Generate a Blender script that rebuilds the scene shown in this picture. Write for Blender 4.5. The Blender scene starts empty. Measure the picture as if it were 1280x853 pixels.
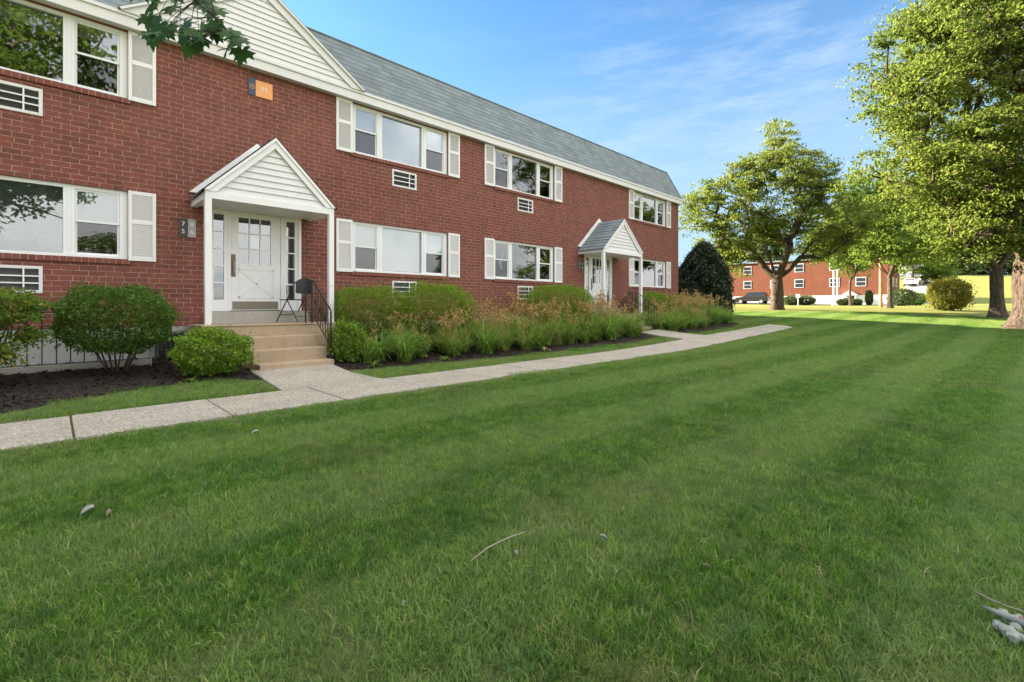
import bpy, math, random
import numpy as np
from mathutils import Vector, Matrix
random.seed(7); RNG = np.random.default_rng(7)
PI = math.pi
scene = bpy.context.scene
COL = scene.collection
F = 590.0; S_ = math.hypot(F, 605.0); CA = F / S_; SA = 605.0 / S_; H = 1.16; D = 10.4

# ------------------------------------------------------------------ helpers
def sm(t):
    t = min(1.0, max(0.0, t)); return t * t * (3 - 2 * t)
PT = [(-400, 0), (12, 0), (14, .08), (16, .18), (18.5, .27), (21, .41), (25, .69), (29, .91), (35, 1.0), (50, 1.08), (64, 1.2), (75, 1.6), (90, 1.9), (130, 2.6), (900, 4)]
def base_h(p):
    for (a, b), (c, d) in zip(PT, PT[1:]):
        if p <= c: return b + (d - b) * (p - a) / (c - a)
    return PT[-1][1]
def G(x, y):
    p = x * CA + y * SA; q = x * SA - y * CA
    h = (base_h(p - 1) + base_h(p) + base_h(p + 1)) / 3
    h += 5.6 * sm((p - 42) / 63) * sm((q - 45) / 50)
    h += .22 * sm((y - 6.7) / 3.3) * (1 - sm((x - 19) / 5)) * sm((x + 30) / 10)
    return h
def V(px, z):
    q = (px - 640) / F * z
    return (z * CA + q * SA, z * SA - q * CA)

def link(name, me, mat=None, parent=None):
    o = bpy.data.objects.new(name, me); COL.objects.link(o)
    if mat:
        for m in (mat if isinstance(mat, (list, tuple)) else [mat]): me.materials.append(m)
    if parent: o.parent = parent
    return o
def tag(o, label=None, cat=None, group=None, kind=None):
    if label: o['label'] = label
    if cat: o['category'] = cat
    if group: o['group'] = group
    if kind: o['kind'] = kind
    return o
def empty(name, loc, rz=0):
    o = bpy.data.objects.new(name, None); COL.objects.link(o); o.location = loc; o.rotation_euler = (0, 0, rz)
    o.empty_display_size = .2
    return o
def copy_tree(o, parent=None):
    c = o.copy(); COL.objects.link(c)
    if parent: c.parent = parent
    for ch in list(o.children): copy_tree(ch, c)
    return c

class MB:
    def __init__(s): s.v = []; s.f = []; s.mi = []; s.m = 0
    def quad(s, *p):
        n = len(s.v); s.v += [tuple(q) for q in p]; s.f.append(tuple(range(n, n + len(p)))); s.mi.append(s.m)
    def box(s, x0, y0, z0, x1, y1, z1, M=None):
        P = [(x0, y0, z0), (x1, y0, z0), (x1, y1, z0), (x0, y1, z0), (x0, y0, z1), (x1, y0, z1), (x1, y1, z1), (x0, y1, z1)]
        if M: P = [tuple(M @ Vector(p)) for p in P]
        n = len(s.v); s.v += P
        for f in ((0, 3, 2, 1), (4, 5, 6, 7), (0, 1, 5, 4), (1, 2, 6, 5), (2, 3, 7, 6), (3, 0, 4, 7)):
            s.f.append(tuple(n + i for i in f)); s.mi.append(s.m)
    def prism(s, pts, y0, y1, axis='y'):
        n = len(pts)
        def P(a, b, t): return (a, t, b) if axis == 'y' else ((t, a, b) if axis == 'x' else (a, b, t))
        b = len(s.v); s.v += [P(a, c, y0) for a, c in pts] + [P(a, c, y1) for a, c in pts]
        s.f.append(tuple(b + i for i in range(n))); s.f.append(tuple(b + n + i for i in reversed(range(n)))); s.mi += [s.m] * 2
        for i in range(n):
            j = (i + 1) % n; s.f.append((b + j, b + i, b + n + i, b + n + j)); s.mi.append(s.m)
    def tube(s, pts, rad, n=8, cap=True):
        pts = [Vector(p) for p in pts]
        if not isinstance(rad, (list, tuple)): rad = [rad] * len(pts)
        b0 = len(s.v); up = Vector((0, 0, 1))
        for i, p in enumerate(pts):
            t = (pts[min(i + 1, len(pts) - 1)] - pts[max(i - 1, 0)]).normalized()
            a = t.cross(up)
            if a.length < .05: a = t.cross(Vector((1, 0, 0)))
            a.normalize(); b = t.cross(a)
            for k in range(n):
                w = 2 * PI * k / n; s.v.append(tuple(p + (a * math.cos(w) + b * math.sin(w)) * rad[i]))
        for i in range(len(pts) - 1):
            for k in range(n):
                k2 = (k + 1) % n
                s.f.append((b0 + i * n + k, b0 + i * n + k2, b0 + (i + 1) * n + k2, b0 + (i + 1) * n + k)); s.mi.append(s.m)
        if cap:
            s.f.append(tuple(b0 + k for k in reversed(range(n)))); s.f.append(tuple(b0 + (len(pts) - 1) * n + k for k in range(n))); s.mi += [s.m] * 2
    def build(s, name, mat=None, parent=None, bevel=0, smooth=False):
        me = bpy.data.meshes.new(name); me.from_pydata(s.v, [], s.f); me.validate()
        o = link(name, me, mat, parent)
        if len(me.polygons) == len(s.mi): me.polygons.foreach_set('material_index', s.mi)
        if smooth: me.polygons.foreach_set('use_smooth', [True] * len(me.polygons))
        if bevel:
            md = o.modifiers.new('bevel', 'BEVEL'); md.width = bevel; md.segments = 2; md.limit_method = 'ANGLE'
        me.update()
        return o

def np_mesh(name, verts, faces, mat=None, parent=None, tint=None, smooth=False):
    """faces (M,k) int array"""
    me = bpy.data.meshes.new(name); M, k = faces.shape
    me.vertices.add(len(verts)); me.vertices.foreach_set('co', np.asarray(verts, np.float32).ravel())
    me.loops.add(M * k); me.loops.foreach_set('vertex_index', faces.astype(np.int32).ravel())
    me.polygons.add(M); me.polygons.foreach_set('loop_start', np.arange(0, M * k, k, dtype=np.int32))
    if smooth: me.polygons.foreach_set('use_smooth', np.ones(M, bool))
    me.update(calc_edges=True)
    if tint is not None:
        a = me.attributes.new('tint', 'FLOAT', 'POINT'); a.data.foreach_set('value', np.asarray(tint, np.float32))
    return link(name, me, mat, parent)

# ------------------------------------------------------------------ materials
class NT:
    def __init__(s, name):
        s.m = bpy.data.materials.new(name); s.m.use_nodes = True; s.t = s.m.node_tree; s.t.nodes.clear()
        s.out = s.n('ShaderNodeOutputMaterial')
    def n(s, typ, **kw):
        nd = s.t.nodes.new(typ)
        for k, v in kw.items():
            if k.startswith('i_'): nd.inputs[k[2:].replace('_', ' ')].default_value = v
            else: setattr(nd, k, v)
        return nd
    def l(s, a, b): s.t.links.new(a, b)
    def mix(s, fac, a, b, blend='MIX'):
        nd = s.t.nodes.new('ShaderNodeMix'); nd.data_type = 'RGBA'; nd.blend_type = blend; nd.clamp_factor = True
        for sock, v in ((nd.inputs[0], fac), (nd.inputs[6], a), (nd.inputs[7], b)):
            if isinstance(v, bpy.types.NodeSocket): s.l(v, sock)
            elif isinstance(v, (int, float)): sock.default_value = v
            else: sock.default_value = (*v, 1)
        return nd.outputs[2]
    def math(s, op, a, b=None, c=None, clamp=False):
        nd = s.t.nodes.new('ShaderNodeMath'); nd.operation = op; nd.use_clamp = clamp
        for i, v in enumerate((a, b, c)):
            if v is None: continue
            if isinstance(v, bpy.types.NodeSocket): s.l(v, nd.inputs[i])
            else: nd.inputs[i].default_value = v
        return nd.outputs[0]
    def ramp(s, fac, stops):
        nd = s.t.nodes.new('ShaderNodeValToRGB'); s.l(fac, nd.inputs[0]); e = nd.color_ramp.elements
        while len(e) < len(stops): e.new(.5)
        for el, (p, c) in zip(e, stops):
            el.position = p; el.color = (*c, 1) if not isinstance(c, (int, float)) else (c, c, c, 1)
        return nd.outputs[0]
    def noise(s, vec, scale, detail=4, rough=.6, out=0):
        nd = s.n('ShaderNodeTexNoise'); nd.inputs['Scale'].default_value = scale; nd.inputs['Detail'].default_value = detail; nd.inputs['Roughness'].default_value = rough
        if vec is not None: s.l(vec, nd.inputs['Vector'])
        return nd.outputs[out]
    def pos(s): return s.n('ShaderNodeNewGeometry').outputs['Position']
    def obj(s): return s.n('ShaderNodeTexCoord').outputs['Object']
    def bump(s, h, strength=.3, dist=.01, normal=None):
        nd = s.n('ShaderNodeBump'); nd.inputs['Strength'].default_value = strength; nd.inputs['Distance'].default_value = dist; s.l(h, nd.inputs['Height'])
        if normal: s.l(normal, nd.inputs['Normal'])
        return nd.outputs[0]
    def bsdf(s, color, rough=.6, spec=.5, normal=None, metal=0):
        nd = s.n('ShaderNodeBsdfPrincipled')
        for k, v in (('Base Color', color), ('Roughness', rough), ('Metallic', metal), ('Specular IOR Level', spec)):
            if isinstance(v, bpy.types.NodeSocket): s.l(v, nd.inputs[k])
            else: nd.inputs[k].default_value = v if isinstance(v, (int, float)) else (*v, 1)
        if normal: s.l(normal, nd.inputs['Normal'])
        s.last = nd
        return nd.outputs[0]
    def done(s, sh): s.l(sh, s.out.inputs[0]); return s.m
    def disp(s, v): s.l(v, s.out.inputs[2])

def mat_plain(name, col, rough=.6, var=.12, nscale=6, bump=.1, spec=.4, metal=0, bd=.004, dirt=None):
    t = NT(name); p = t.obj(); nz = t.noise(p, nscale, 5)
    c = t.mix(t.math('MULTIPLY', nz, 1), tuple(x * (1 - var) for x in col), tuple(min(1, x * (1 + var)) for x in col))
    if dirt:
        n2 = t.noise(p, 2.3, 6, .7); c = t.mix(t.ramp(n2, [(.52, 0), (.75, dirt)]), c, tuple(x * .55 for x in col))
    nb = t.bump(t.noise(p, nscale * 12, 4), bump, bd) if bump else None
    return t.done(t.bsdf(c, rough, spec, nb, metal))

def mat_brick(name, flat=True, rowlock=False, tone=1.0, hue=None):
    t = NT(name); p = t.obj()
    sep = t.n('ShaderNodeSeparateXYZ'); t.l(p, sep.inputs[0])
    cmb = t.n('ShaderNodeCombineXYZ')
    if rowlock: t.l(sep.outputs[0], cmb.inputs[0]); t.l(sep.outputs[2], cmb.inputs[1])
    else:
        # world x plus world y so side walls get bricks as well
        t.l(t.math('ADD', sep.outputs[0], sep.outputs[1]), cmb.inputs[0]); t.l(sep.outputs[2], cmb.inputs[1])
    br = t.n('ShaderNodeTexBrick')
    t.l(cmb.outputs[0], br.inputs['Vector'])
    br.inputs['Scale'].default_value = 1.0
    if rowlock:
        br.inputs['Brick Width'].default_value = .0864; br.inputs['Row Height'].default_value = 5.0; br.inputs['Mortar Size'].default_value = .005
        br.offset = 0
    else:
        br.inputs['Brick Width'].default_value = .2165; br.inputs['Row Height'].default_value = .0864; br.inputs['Mortar Size'].default_value = .0052
        br.offset = .5; br.offset_frequency = 2; br.squash = .75; br.squash_frequency = 6
    br.inputs['Mortar Smooth'].default_value = .35; br.inputs['Bias'].default_value = -.1
    br.inputs['Color1'].default_value = (.215 * tone, .062 * tone, .050 * tone, 1); br.inputs['Color2'].default_value = (.105 * tone, .037 * tone, .031 * tone, 1)
    br.inputs['Mortar'].default_value = (.46, .33, .26, 1)
    n1 = t.noise(p, 8.5, 6, .75); n2 = t.noise(p, 55, 4, .7); n3 = t.noise(p, .55, 4, .6)
    # uneven mortar: some joints clean, others dark
    c = t.mix(t.ramp(n1, [(.44, 0), (.60, .75)]), br.outputs['Color'], (.16 * tone, .055 * tone, .04 * tone))
    c = t.mix(t.math('MULTIPLY', n2, .5), c, t.mix(.5, c, (.24 * tone, .095 * tone, .065 * tone)))
    c = t.mix(t.ramp(n3, [(.4, 0), (.75, .28)]), c, (.25 * tone, .12 * tone, .09 * tone))
    mps = t.n('ShaderNodeMapping'); mps.inputs['Scale'].default_value = (2.6, 2.6, .35); t.l(p, mps.inputs[0]); ns = t.noise(mps.outputs[0], 1.6, 6, .7)
    c = t.mix(t.ramp(ns, [(.50, 0), (.72, .38)]), c, (.085 * tone, .040 * tone, .034 * tone)); c = t.mix(t.ramp(ns, [(.26, .22), (.42, 0)]), c, (.30, .19, .15))
    if hue: c = t.mix(1.0, c, hue, 'MULTIPLY')
    hgt = t.math('SUBTRACT', 1.0, br.outputs['Fac'])
    hh = t.math('ADD', hgt, t.math('MULTIPLY', n2, .35))
    return t.done(t.bsdf(c, .85, .25, t.bump(hh, .7, .006)))

def mat_shingle(name):
    t = NT(name); p = t.obj(); sep = t.n('ShaderNodeSeparateXYZ'); t.l(p, sep.inputs[0])
    cmb = t.n('ShaderNodeCombineXYZ'); t.l(t.math('ADD', sep.outputs[0], sep.outputs[1]), cmb.inputs[0]); t.l(t.math('SUBTRACT', sep.outputs[2], 6.09), cmb.inputs[1])
    br = t.n('ShaderNodeTexBrick'); t.l(cmb.outputs[0], br.inputs['Vector']); br.inputs['Scale'].default_value = 1
    br.inputs['Brick Width'].default_value = .31; br.inputs['Row Height'].default_value = .132; br.inputs['Mortar Size'].default_value = .004
    br.inputs['Color1'].default_value = (.205, .245, .27, 1); br.inputs['Color2'].default_value = (.130, .160, .182, 1); br.inputs['Mortar'].default_value = (.065, .075, .08, 1)
    br.inputs['Bias'].default_value = 0
    n2 = t.noise(p, 160, 3, .8); n1 = t.noise(p, 1.2, 5)
    c = t.mix(t.math('MULTIPLY', n2, .45), br.outputs[0], (.25, .28, .28)); c = t.mix(t.ramp(n1, [(.4, 0), (.8, .3)]), c, (.12, .14, .13))
    return t.done(t.bsdf(c, .92, .2, t.bump(t.math('ADD', t.math('SUBTRACT', 1, br.outputs['Fac']), t.math('MULTIPLY', n2, .4)), .5, .004)))

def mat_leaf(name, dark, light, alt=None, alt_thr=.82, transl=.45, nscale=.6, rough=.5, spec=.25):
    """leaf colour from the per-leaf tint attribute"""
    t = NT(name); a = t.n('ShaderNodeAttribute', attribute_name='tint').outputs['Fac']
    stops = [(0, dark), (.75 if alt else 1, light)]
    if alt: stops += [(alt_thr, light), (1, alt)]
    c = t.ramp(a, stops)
    b = t.bsdf(c, rough, spec)
    tr = t.n('ShaderNodeBsdfTranslucent'); t.l(t.mix(.35, c, tuple(min(1, x * 2.2) for x in light)), tr.inputs[0])
    mx = t.n('ShaderNodeMixShader'); mx.inputs[0].default_value = transl; t.l(b, mx.inputs[1]); t.l(tr.outputs[0], mx.inputs[2])
    return t.done(mx.outputs[0])

def mat_bark(name, a=(.11, .085, .065), b=(.24, .19, .15)):
    t = NT(name); p = t.obj(); mp = t.n('ShaderNodeMapping'); mp.inputs['Scale'].default_value = (1, 1, .22); t.l(p, mp.inputs[0])
    n = t.noise(mp.outputs[0], 14, 6, .7); n2 = t.noise(p, 2, 4)
    c = t.mix(t.ramp(n, [(.40, 0), (.60, 1)]), a, b); c = t.mix(t.ramp(n2, [(.45, 0), (.6, .55)]), c, tuple(x * .5 for x in b))
    return t.done(t.bsdf(c, .9, .15, t.bump(n, 1, .03)))

def mat_ground():
    t = NT('lawn'); p = t.pos()
    n1 = t.noise(p, .35, 5, .6); n2 = t.noise(p, 3.0, 5, .7); n3 = t.noise(p, 40, 4, .8)
    c = t.mix(n1, (.14, .17, .040), (.21, .20, .058)); c = t.mix(t.ramp(n2, [(.35, 0), (.7, .5)]), c, (.30, .26, .09))
    c = t.mix(t.ramp(n3, [(.3, .0), (.8, .6)]), c, (.12, .165, .03))
    return t.done(t.bsdf(c, .9, .1, t.bump(n3, .8, .03)))

def mat_grass():
    t = NT('grass_blades'); p = t.pos()
    a = t.n('ShaderNodeAttribute', attribute_name='tint').outputs['Fac']
    c = t.ramp(a, [(0, (.070, .165, .018)), (.45, (.155, .310, .034)), (.82, (.285, .460, .070)), (.90, (.42, .40, .16)), (1, (.58, .50, .27))])
    n1 = t.noise(p, .9, 5, .65); n2 = t.noise(p, .22, 4, .6); n3 = t.noise(p, 5, 3, .6)
    c = t.mix(t.ramp(n1, [(.50, 0), (.66, .62)]), c, (.34, .30, .13))       # dry patches
    c = t.mix(t.ramp(n2, [(.42, 0), (.62, .35)]), c, (.10, .30, .026))      # lush patches
    c = t.mix(t.ramp(n3, [(.5, 0), (.7, .55)]), c, (.13, .24, .10)); n4 = t.noise(p, 2.2, 4, .7); c = t.mix(t.ramp(n4, [(.48, 0), (.66, .5)]), c, (.045, .13, .016))       # bluish tufts
    n5 = t.noise(p, 13, 3, .6); c = t.mix(t.ramp(n5, [(.46, 0), (.62, .55)]), c, (.045, .13, .016)); c = t.mix(t.ramp(n5, [(.30, .4), (.42, 0)]), c, (.26, .38, .075))
    # mowing passes along the building
    sp = t.n('ShaderNodeSeparateXYZ'); t.l(p, sp.inputs[0])
    wv = t.math('SINE', t.math('ADD', t.math('MULTIPLY', sp.outputs[1], 4.3), t.math('ADD', t.math('MULTIPLY', sp.outputs[0], .22), t.math('MULTIPLY', n2, 3.0))))
    c = t.mix(t.math('MULTIPLY', t.ramp(t.math('MULTIPLY_ADD', wv, .5, .5), [(.3, 0), (.65, 1)]), .22), c, (.46, .56, .20))
    b = t.bsdf(c, .55, .3); tr = t.n('ShaderNodeBsdfTranslucent'); t.l(c, tr.inputs[0])
    mx = t.n('ShaderNodeMixShader'); mx.inputs[0].default_value = .45; t.l(b, mx.inputs[1]); t.l(tr.outputs[0], mx.inputs[2])
    return t.done(mx.outputs[0])

def mat_concrete(name, a, b, agg=.5, scale=110, stain=.4):
    t = NT(name); p = t.pos(); v = t.n('ShaderNodeTexVoronoi'); v.inputs['Scale'].default_value = scale; t.l(p, v.inputs['Vector'])
    n1 = t.noise(p, 1.6, 6, .7); n2 = t.noise(p, 60, 4, .8)
    c = t.mix(n2, a, b)
    sp = t.n('ShaderNodeSeparateColor'); t.l(v.outputs['Color'], sp.inputs[0])
    c = t.mix(t.ramp(sp.outputs[0], [(.55, 0), (.75, agg)]), c, tuple(x * .45 for x in a)); c = t.mix(t.ramp(sp.outputs[1], [(.7, 0), (.8, agg)]), c, tuple(min(.8, x * 1.4) for x in b))
    c = t.mix(t.ramp(n1, [(.42, 0), (.75, stain)]), c, tuple(x * .5 for x in a))
    return t.done(t.bsdf(c, .9, .2, t.bump(t.math('ADD', v.outputs['Distance'], n2), .35, .006)))

def mat_glass(name, boost=1.9, base=.06, tint=(.75, .8, .8)):
    t = NT(name); fr = t.n('ShaderNodeFresnel'); fr.inputs[0].default_value = 1.5
    fac = t.math('ADD', t.math('MULTIPLY', fr.outputs[0], boost), base, clamp=True)
    n = t.noise(t.pos(), .9, 2, .4); nb = t.bump(n, .12, .05)
    g = t.n('ShaderNodeBsdfGlossy'); g.inputs['Roughness'].default_value = .012; g.inputs[0].default_value = (.95, .97, 1, 1); t.l(nb, g.inputs['Normal'])
    tr = t.n('ShaderNodeBsdfTransparent'); tr.inputs[0].default_value = (*tint, 1)
    mx = t.n('ShaderNodeMixShader'); t.l(fac, mx.inputs[0]); t.l(tr.outputs[0], mx.inputs[1]); t.l(g.outputs[0], mx.inputs[2])
    return t.done(mx.outputs[0])

M = {}
M['brick'] = mat_brick('red_brick'); M['rowlock'] = mat_brick('rowlock_brick', rowlock=True)
M['brick_far'] = mat_brick('orange_brick', tone=1.25, hue=(.68, .62, .45))
M['shingle'] = mat_shingle('slate_grey_shingle')
M['trim'] = mat_plain('cream_painted_trim', (.67, .665, .675), .5, .05, 3, .05, dirt=.25)
M['white'] = mat_plain('white_paint', (.76, .75, .77), .45, .04, 3, .05, dirt=.15)
M['vinyl'] = mat_plain('white_vinyl', (.72, .74, .76), .35, .03, 3, 0)
M['siding'] = mat_plain('white_siding', (.68, .675, .69), .5, .05, 2, .05, dirt=.2)
M['shutter'] = mat_plain('offwhite_shutter', (.74, .73, .74), .5, .04, 3, 0, dirt=.1)
M['black'] = mat_plain('black_iron', (.012, .012, .014), .4, .2, 20, .1)
M['chair'] = mat_plain('black_chair_steel', (.02, .021, .024), .45, .2, 20, 0)
M['found'] = mat_concrete('foundation_paint', (.38, .39, .38), (.46, .47, .46), .1, 60, .5)
M['conc'] = mat_concrete('tan_concrete', (.34, .255, .175), (.48, .375, .26), .35, 140, .45)
M['conc2'] = mat_concrete('grey_concrete', (.34, .33, .29), (.44, .42, .38), .25, 120, .4)
M['walk'] = mat_concrete('exposed_aggregate', (.285, .255, .21), (.425, .385, .32), .55, 75, .4)
M['mulch'] = mat_concrete('mulch', (.022, .017, .014), (.045, .034, .028), .5, 35, .3)
M['chip'] = mat_plain('mulch_chip', (.035, .027, .022), .95, .5, 2, 0, spec=.1)
M['ground'] = mat_ground(); M['grass'] = mat_grass()
M['glass'] = mat_glass('window_glass'); M['glass_dark'] = mat_glass('screened_glass', 1.0, .03, (.42, .44, .45))
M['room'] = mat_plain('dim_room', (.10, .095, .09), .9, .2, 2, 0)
M['blind'] = mat_plain('white_blind', (.62, .63, .63), .6, .05, 2, 0)
M['curtain'] = mat_plain('beige_curtain', (.42, .38, .28), .9, .1, 3, 0)
M['vblind'] = mat_plain('grey_vertical_blind', (.30, .29, .28), .7, .1, 2, 0)
M['bronze'] = mat_plain('bronze_plate', (.14, .09, .06), .4, .2, 5, 0, metal=.3)
M['kick'] = mat_plain('taupe_kick_plate', (.20, .17, .14), .5, .15, 3, 0)
M['paper'] = mat_plain('paper', (.75, .75, .74), .8, .03, 2, 0)
M['red'] = mat_plain('red_paint', (.50, .09, .05), .5, .1, 3, 0); M['peach'] = mat_plain('peach_card', (.78, .42, .22), .6, .15, 8, 0)
M['orange'] = mat_plain('orange_sign', (.78, .34, .12), .5, .03, 3, 0); M['navy'] = mat_plain('navy_sign', (.045, .06, .115), .5, .05, 3, 0)
M['plate_dk'] = mat_plain('charcoal_plate', (.045, .042, .042), .4, .1, 3, 0); M['plate_lt'] = mat_plain('silver_plate', (.34, .34, .36), .4, .1, 3, 0)
M['grille'] = mat_plain('grey_grille', (.16, .17, .17), .6, .15, 8, 0)
M['asphalt'] = mat_concrete('asphalt', (.045, .045, .045), (.06, .06, .06), .2, 60, .2)
M['bark'] = mat_bark('grey_brown_bark', (.045, .034, .026), (.13, .10, .075)); M['bark2'] = mat_bark('pale_bark', (.022, .016, .012), (.13, .098, .072)); M['bark3'] = mat_bark('dark_twig', (.05, .04, .03), (.12, .09, .07))
M['wood'] = mat_bark('weathered_pole', (.26, .16, .10), (.42, .28, .18))
M['tire'] = mat_plain('tyre_rubber', (.02, .02, .02), .9, .1, 5, 0); M['rim'] = mat_plain('alloy_rim', (.5, .5, .5), .35, .1, 5, 0, metal=.6)
M['carglass'] = mat_plain('car_glass', (.02, .023, .026), .05, .1, 2, 0, spec=.8)
for k, c in (('car_black', (.02, .018, .02)), ('car_silver', (.38, .40, .42)), ('car_white', (.7, .7, .7))): M[k] = mat_plain(k, c, .25, .05, 2, 0, spec=.6)
M['lamp'] = mat_plain('lamp_plastic', (.6, .1, .06), .3, .1, 2, 0)
M['bone'] = mat_plain('bleached_white_wood', (.30, .31, .27), .8, .45, 30, .3); M['dry'] = mat_plain('dry_leaf', (.24, .18, .12), .8, .3, 30, .2)
M['bonepink'] = mat_plain('pinkish_bark', (.35, .16, .15), .8, .3, 20, .3)
M['twig'] = mat_plain('dry_twig', (.34, .30, .23), .8, .2, 20, 0)
M['maple'] = mat_leaf('maple_leaf', (.022, .065, .014), (.06, .14, .028), transl=.3)
M['l_tree'] = mat_leaf('tree_leaf', (.045, .080, .015), (.165, .205, .042), (.36, .29, .05), .80, .55, rough=.7, spec=.1)
M['l_big'] = mat_leaf('big_tree_leaf', (.050, .088, .017), (.175, .22, .042), (.34, .30, .05), .88, .55, rough=.7, spec=.1)
M['l_mid'] = mat_leaf('mid_tree_leaf', (.045, .095, .018), (.18, .25, .045), transl=.5, rough=.7, spec=.1)
M['l_purple'] = mat_leaf('purple_leaf', (.05, .025, .03), (.13, .06, .06), transl=.3)
M['l_far'] = mat_leaf('far_leaf', (.03, .06, .02), (.09, .12, .035), transl=.35)
M['l_box'] = mat_leaf('privet_leaf', (.035, .085, .012), (.095, .175, .022), (.19, .22, .035), .88, .3)
M['l_lime'] = mat_leaf('lime_leaf', (.07, .15, .014), (.19, .30, .03), (.32, .34, .05), .9, .35)
M['l_aut'] = mat_leaf('mixed_leaf', (.05, .11, .015), (.16, .23, .03), (.52, .30, .08), .86, .35)
M['l_yew'] = mat_leaf('yew_needle', (.04, .105, .010), (.19, .30, .020), (.32, .38, .035), .84, .35)
M['l_holly'] = mat_leaf('holly_leaf', (.010, .024, .010), (.026, .052, .016), transl=.1, rough=.35, spec=.5)
M['l_gold'] = mat_leaf('golden_bush_leaf', (.06, .08, .012), (.22, .21, .03), (.42, .30, .04), .8, .4)
M['l_lily'] = mat_leaf('daylily_blade', (.065, .14, .024), (.19, .32, .052), (.44, .36, .14), .84, .45)
M['l_stalk'] = mat_leaf('dry_stalk', (.28, .17, .07), (.52, .36, .14), (.62, .48, .20), .84, .35)

# ------------------------------------------------------------------ camera, world, light
cam = bpy.data.cameras.new('camera'); co = bpy.data.objects.new('camera', cam); COL.objects.link(co)
co.location = (0, 0, H); co.rotation_euler = (PI / 2, 0, math.atan2(SA, CA) - PI / 2)
cam.sensor_width = 36; cam.lens = F / 1280 * 36; cam.shift_y = -44.5 / 1280; cam.clip_end = 2000; cam.clip_start = .05
scene.camera = co
EL = math.radians(22.5); SD = Vector((-.30, .954, 0)).normalized()
ROT = math.atan2(SD.x, SD.y)
w = bpy.data.worlds.new('World'); scene.world = w; w.use_nodes = True; nt = w.node_tree; nt.nodes.clear()
class WN(NT):
    def __init__(s): s.t = nt
t = WN()
outw = t.n('ShaderNodeOutputWorld'); bg = t.n('ShaderNodeBackground'); sky = t.n('ShaderNodeTexSky', sky_type='NISHITA')
sky.sun_disc = False; sky.sun_elevation = EL; sky.sun_rotation = ROT; sky.air_density = 1.0; sky.dust_density = .6; sky.ozone_density = 2.0
gen = t.n('ShaderNodeTexCoord').outputs['Generated']; sp = t.n('ShaderNodeSeparateXYZ'); t.l(gen, sp.inputs[0])
mp = t.n('ShaderNodeMapping'); mp.inputs['Scale'].default_value = (1.2, 1.2, 5.0); mp.inputs['Rotation'].default_value = (0.25, -.2, .6); t.l(gen, mp.inputs[0])
nz = t.noise(mp.outputs[0], 2.2, 7, .62)
wisp = t.ramp(nz, [(.54, 0), (.8, .4)])
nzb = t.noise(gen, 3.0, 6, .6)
back = t.math('MULTIPLY', t.ramp(t.math('MULTIPLY', sp.outputs[1], -1), [(.05, 0), (.55, 1)]), t.ramp(nzb, [(.36, .15), (.56, 1)]))  # unseen bright cloud bank behind the camera, added to light the facade
elev = t.ramp(sp.outputs[2], [(.0, .9), (.5, .25)])
wf = t.math('MULTIPLY', wisp, elev)
CLOUD = 10.0
skc = t.mix(1.0, sky.outputs[0], (.46, .82, 1.02), 'MULTIPLY')
skc = t.mix(t.ramp(sp.outputs[2], [(.0, .85), (.14, .72), (.30, .50), (.46, .14), (.62, 0)]), skc, (2.15, 2.75, 3.5))
c = t.mix(wf, skc, (2.7, 3.2, 3.8))
def near_dir(v, a, b):
    dn = t.n('ShaderNodeVectorMath', operation='DOT_PRODUCT'); t.l(gen, dn.inputs[0]); dn.inputs[1].default_value = v; return t.ramp(dn.outputs['Value'], [(a, 0), (b, 1)])
mp2 = t.n('ShaderNodeMapping'); mp2.inputs['Scale'].default_value = (2.2, 2.2, 11.0); mp2.inputs['Rotation'].default_value = (.35, -.45, .3); t.l(gen, mp2.inputs[0])
st = t.ramp(t.noise(mp2.outputs[0], 3.0, 8, .68), [(.44, 0), (.66, 1)])
wm = t.math('MAXIMUM', near_dir((.885, .275, .376), .975, .998), t.math('MULTIPLY', near_dir((.80, .489, .349), .97, 1.0), .8))
c = t.mix(t.math('MULTIPLY', t.math('MULTIPLY', st, wm), .32), c, (3.1, 3.5, 4.0))
over = t.math('MULTIPLY', t.ramp(sp.outputs[2], [(.66, 0), (.84, 1)]), t.ramp(nzb, [(.34, .35), (.5, 1)]))  # unseen bright cloud overhead, added to brighten the lawn
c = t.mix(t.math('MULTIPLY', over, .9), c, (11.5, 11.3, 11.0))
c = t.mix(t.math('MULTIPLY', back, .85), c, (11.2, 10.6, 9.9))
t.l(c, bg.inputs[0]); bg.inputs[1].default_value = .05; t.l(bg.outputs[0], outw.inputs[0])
sl = bpy.data.lights.new('sun', 'SUN'); sl.energy = 5; sl.angle = math.radians(.5); sl.color = (1, .86, .66)
so = bpy.data.objects.new('sun', sl); COL.objects.link(so)
so.rotation_euler = Vector((SD.x * math.cos(EL), SD.y * math.cos(EL), math.sin(EL))).to_track_quat('Z', 'Y').to_euler()
scene.view_settings.view_transform = 'Standard'; scene.view_settings.look = 'None'; scene.view_settings.exposure = 2.6; scene.view_settings.gamma = 1
scene.render.engine = 'CYCLES'
scene.cycles.max_bounces = 6; scene.cycles.transparent_max_bounces = 12; scene.cycles.use_denoising = True

# ------------------------------------------------------------------ terrain
def coords(lo, hi, f0, f1, step):
    a = list(np.arange(f0, f1 + 1e-6, step)); s = step; v = f0
    while v > lo: s *= 1.25; v -= s; a.insert(0, v)
    s = step; v = f1
    while v < hi: s *= 1.22; v += s; a.append(v)
    return a
xs = coords(-500, 900, -6, 34, .5); ys = coords(-500, 800, -4, 14, .5)
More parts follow.
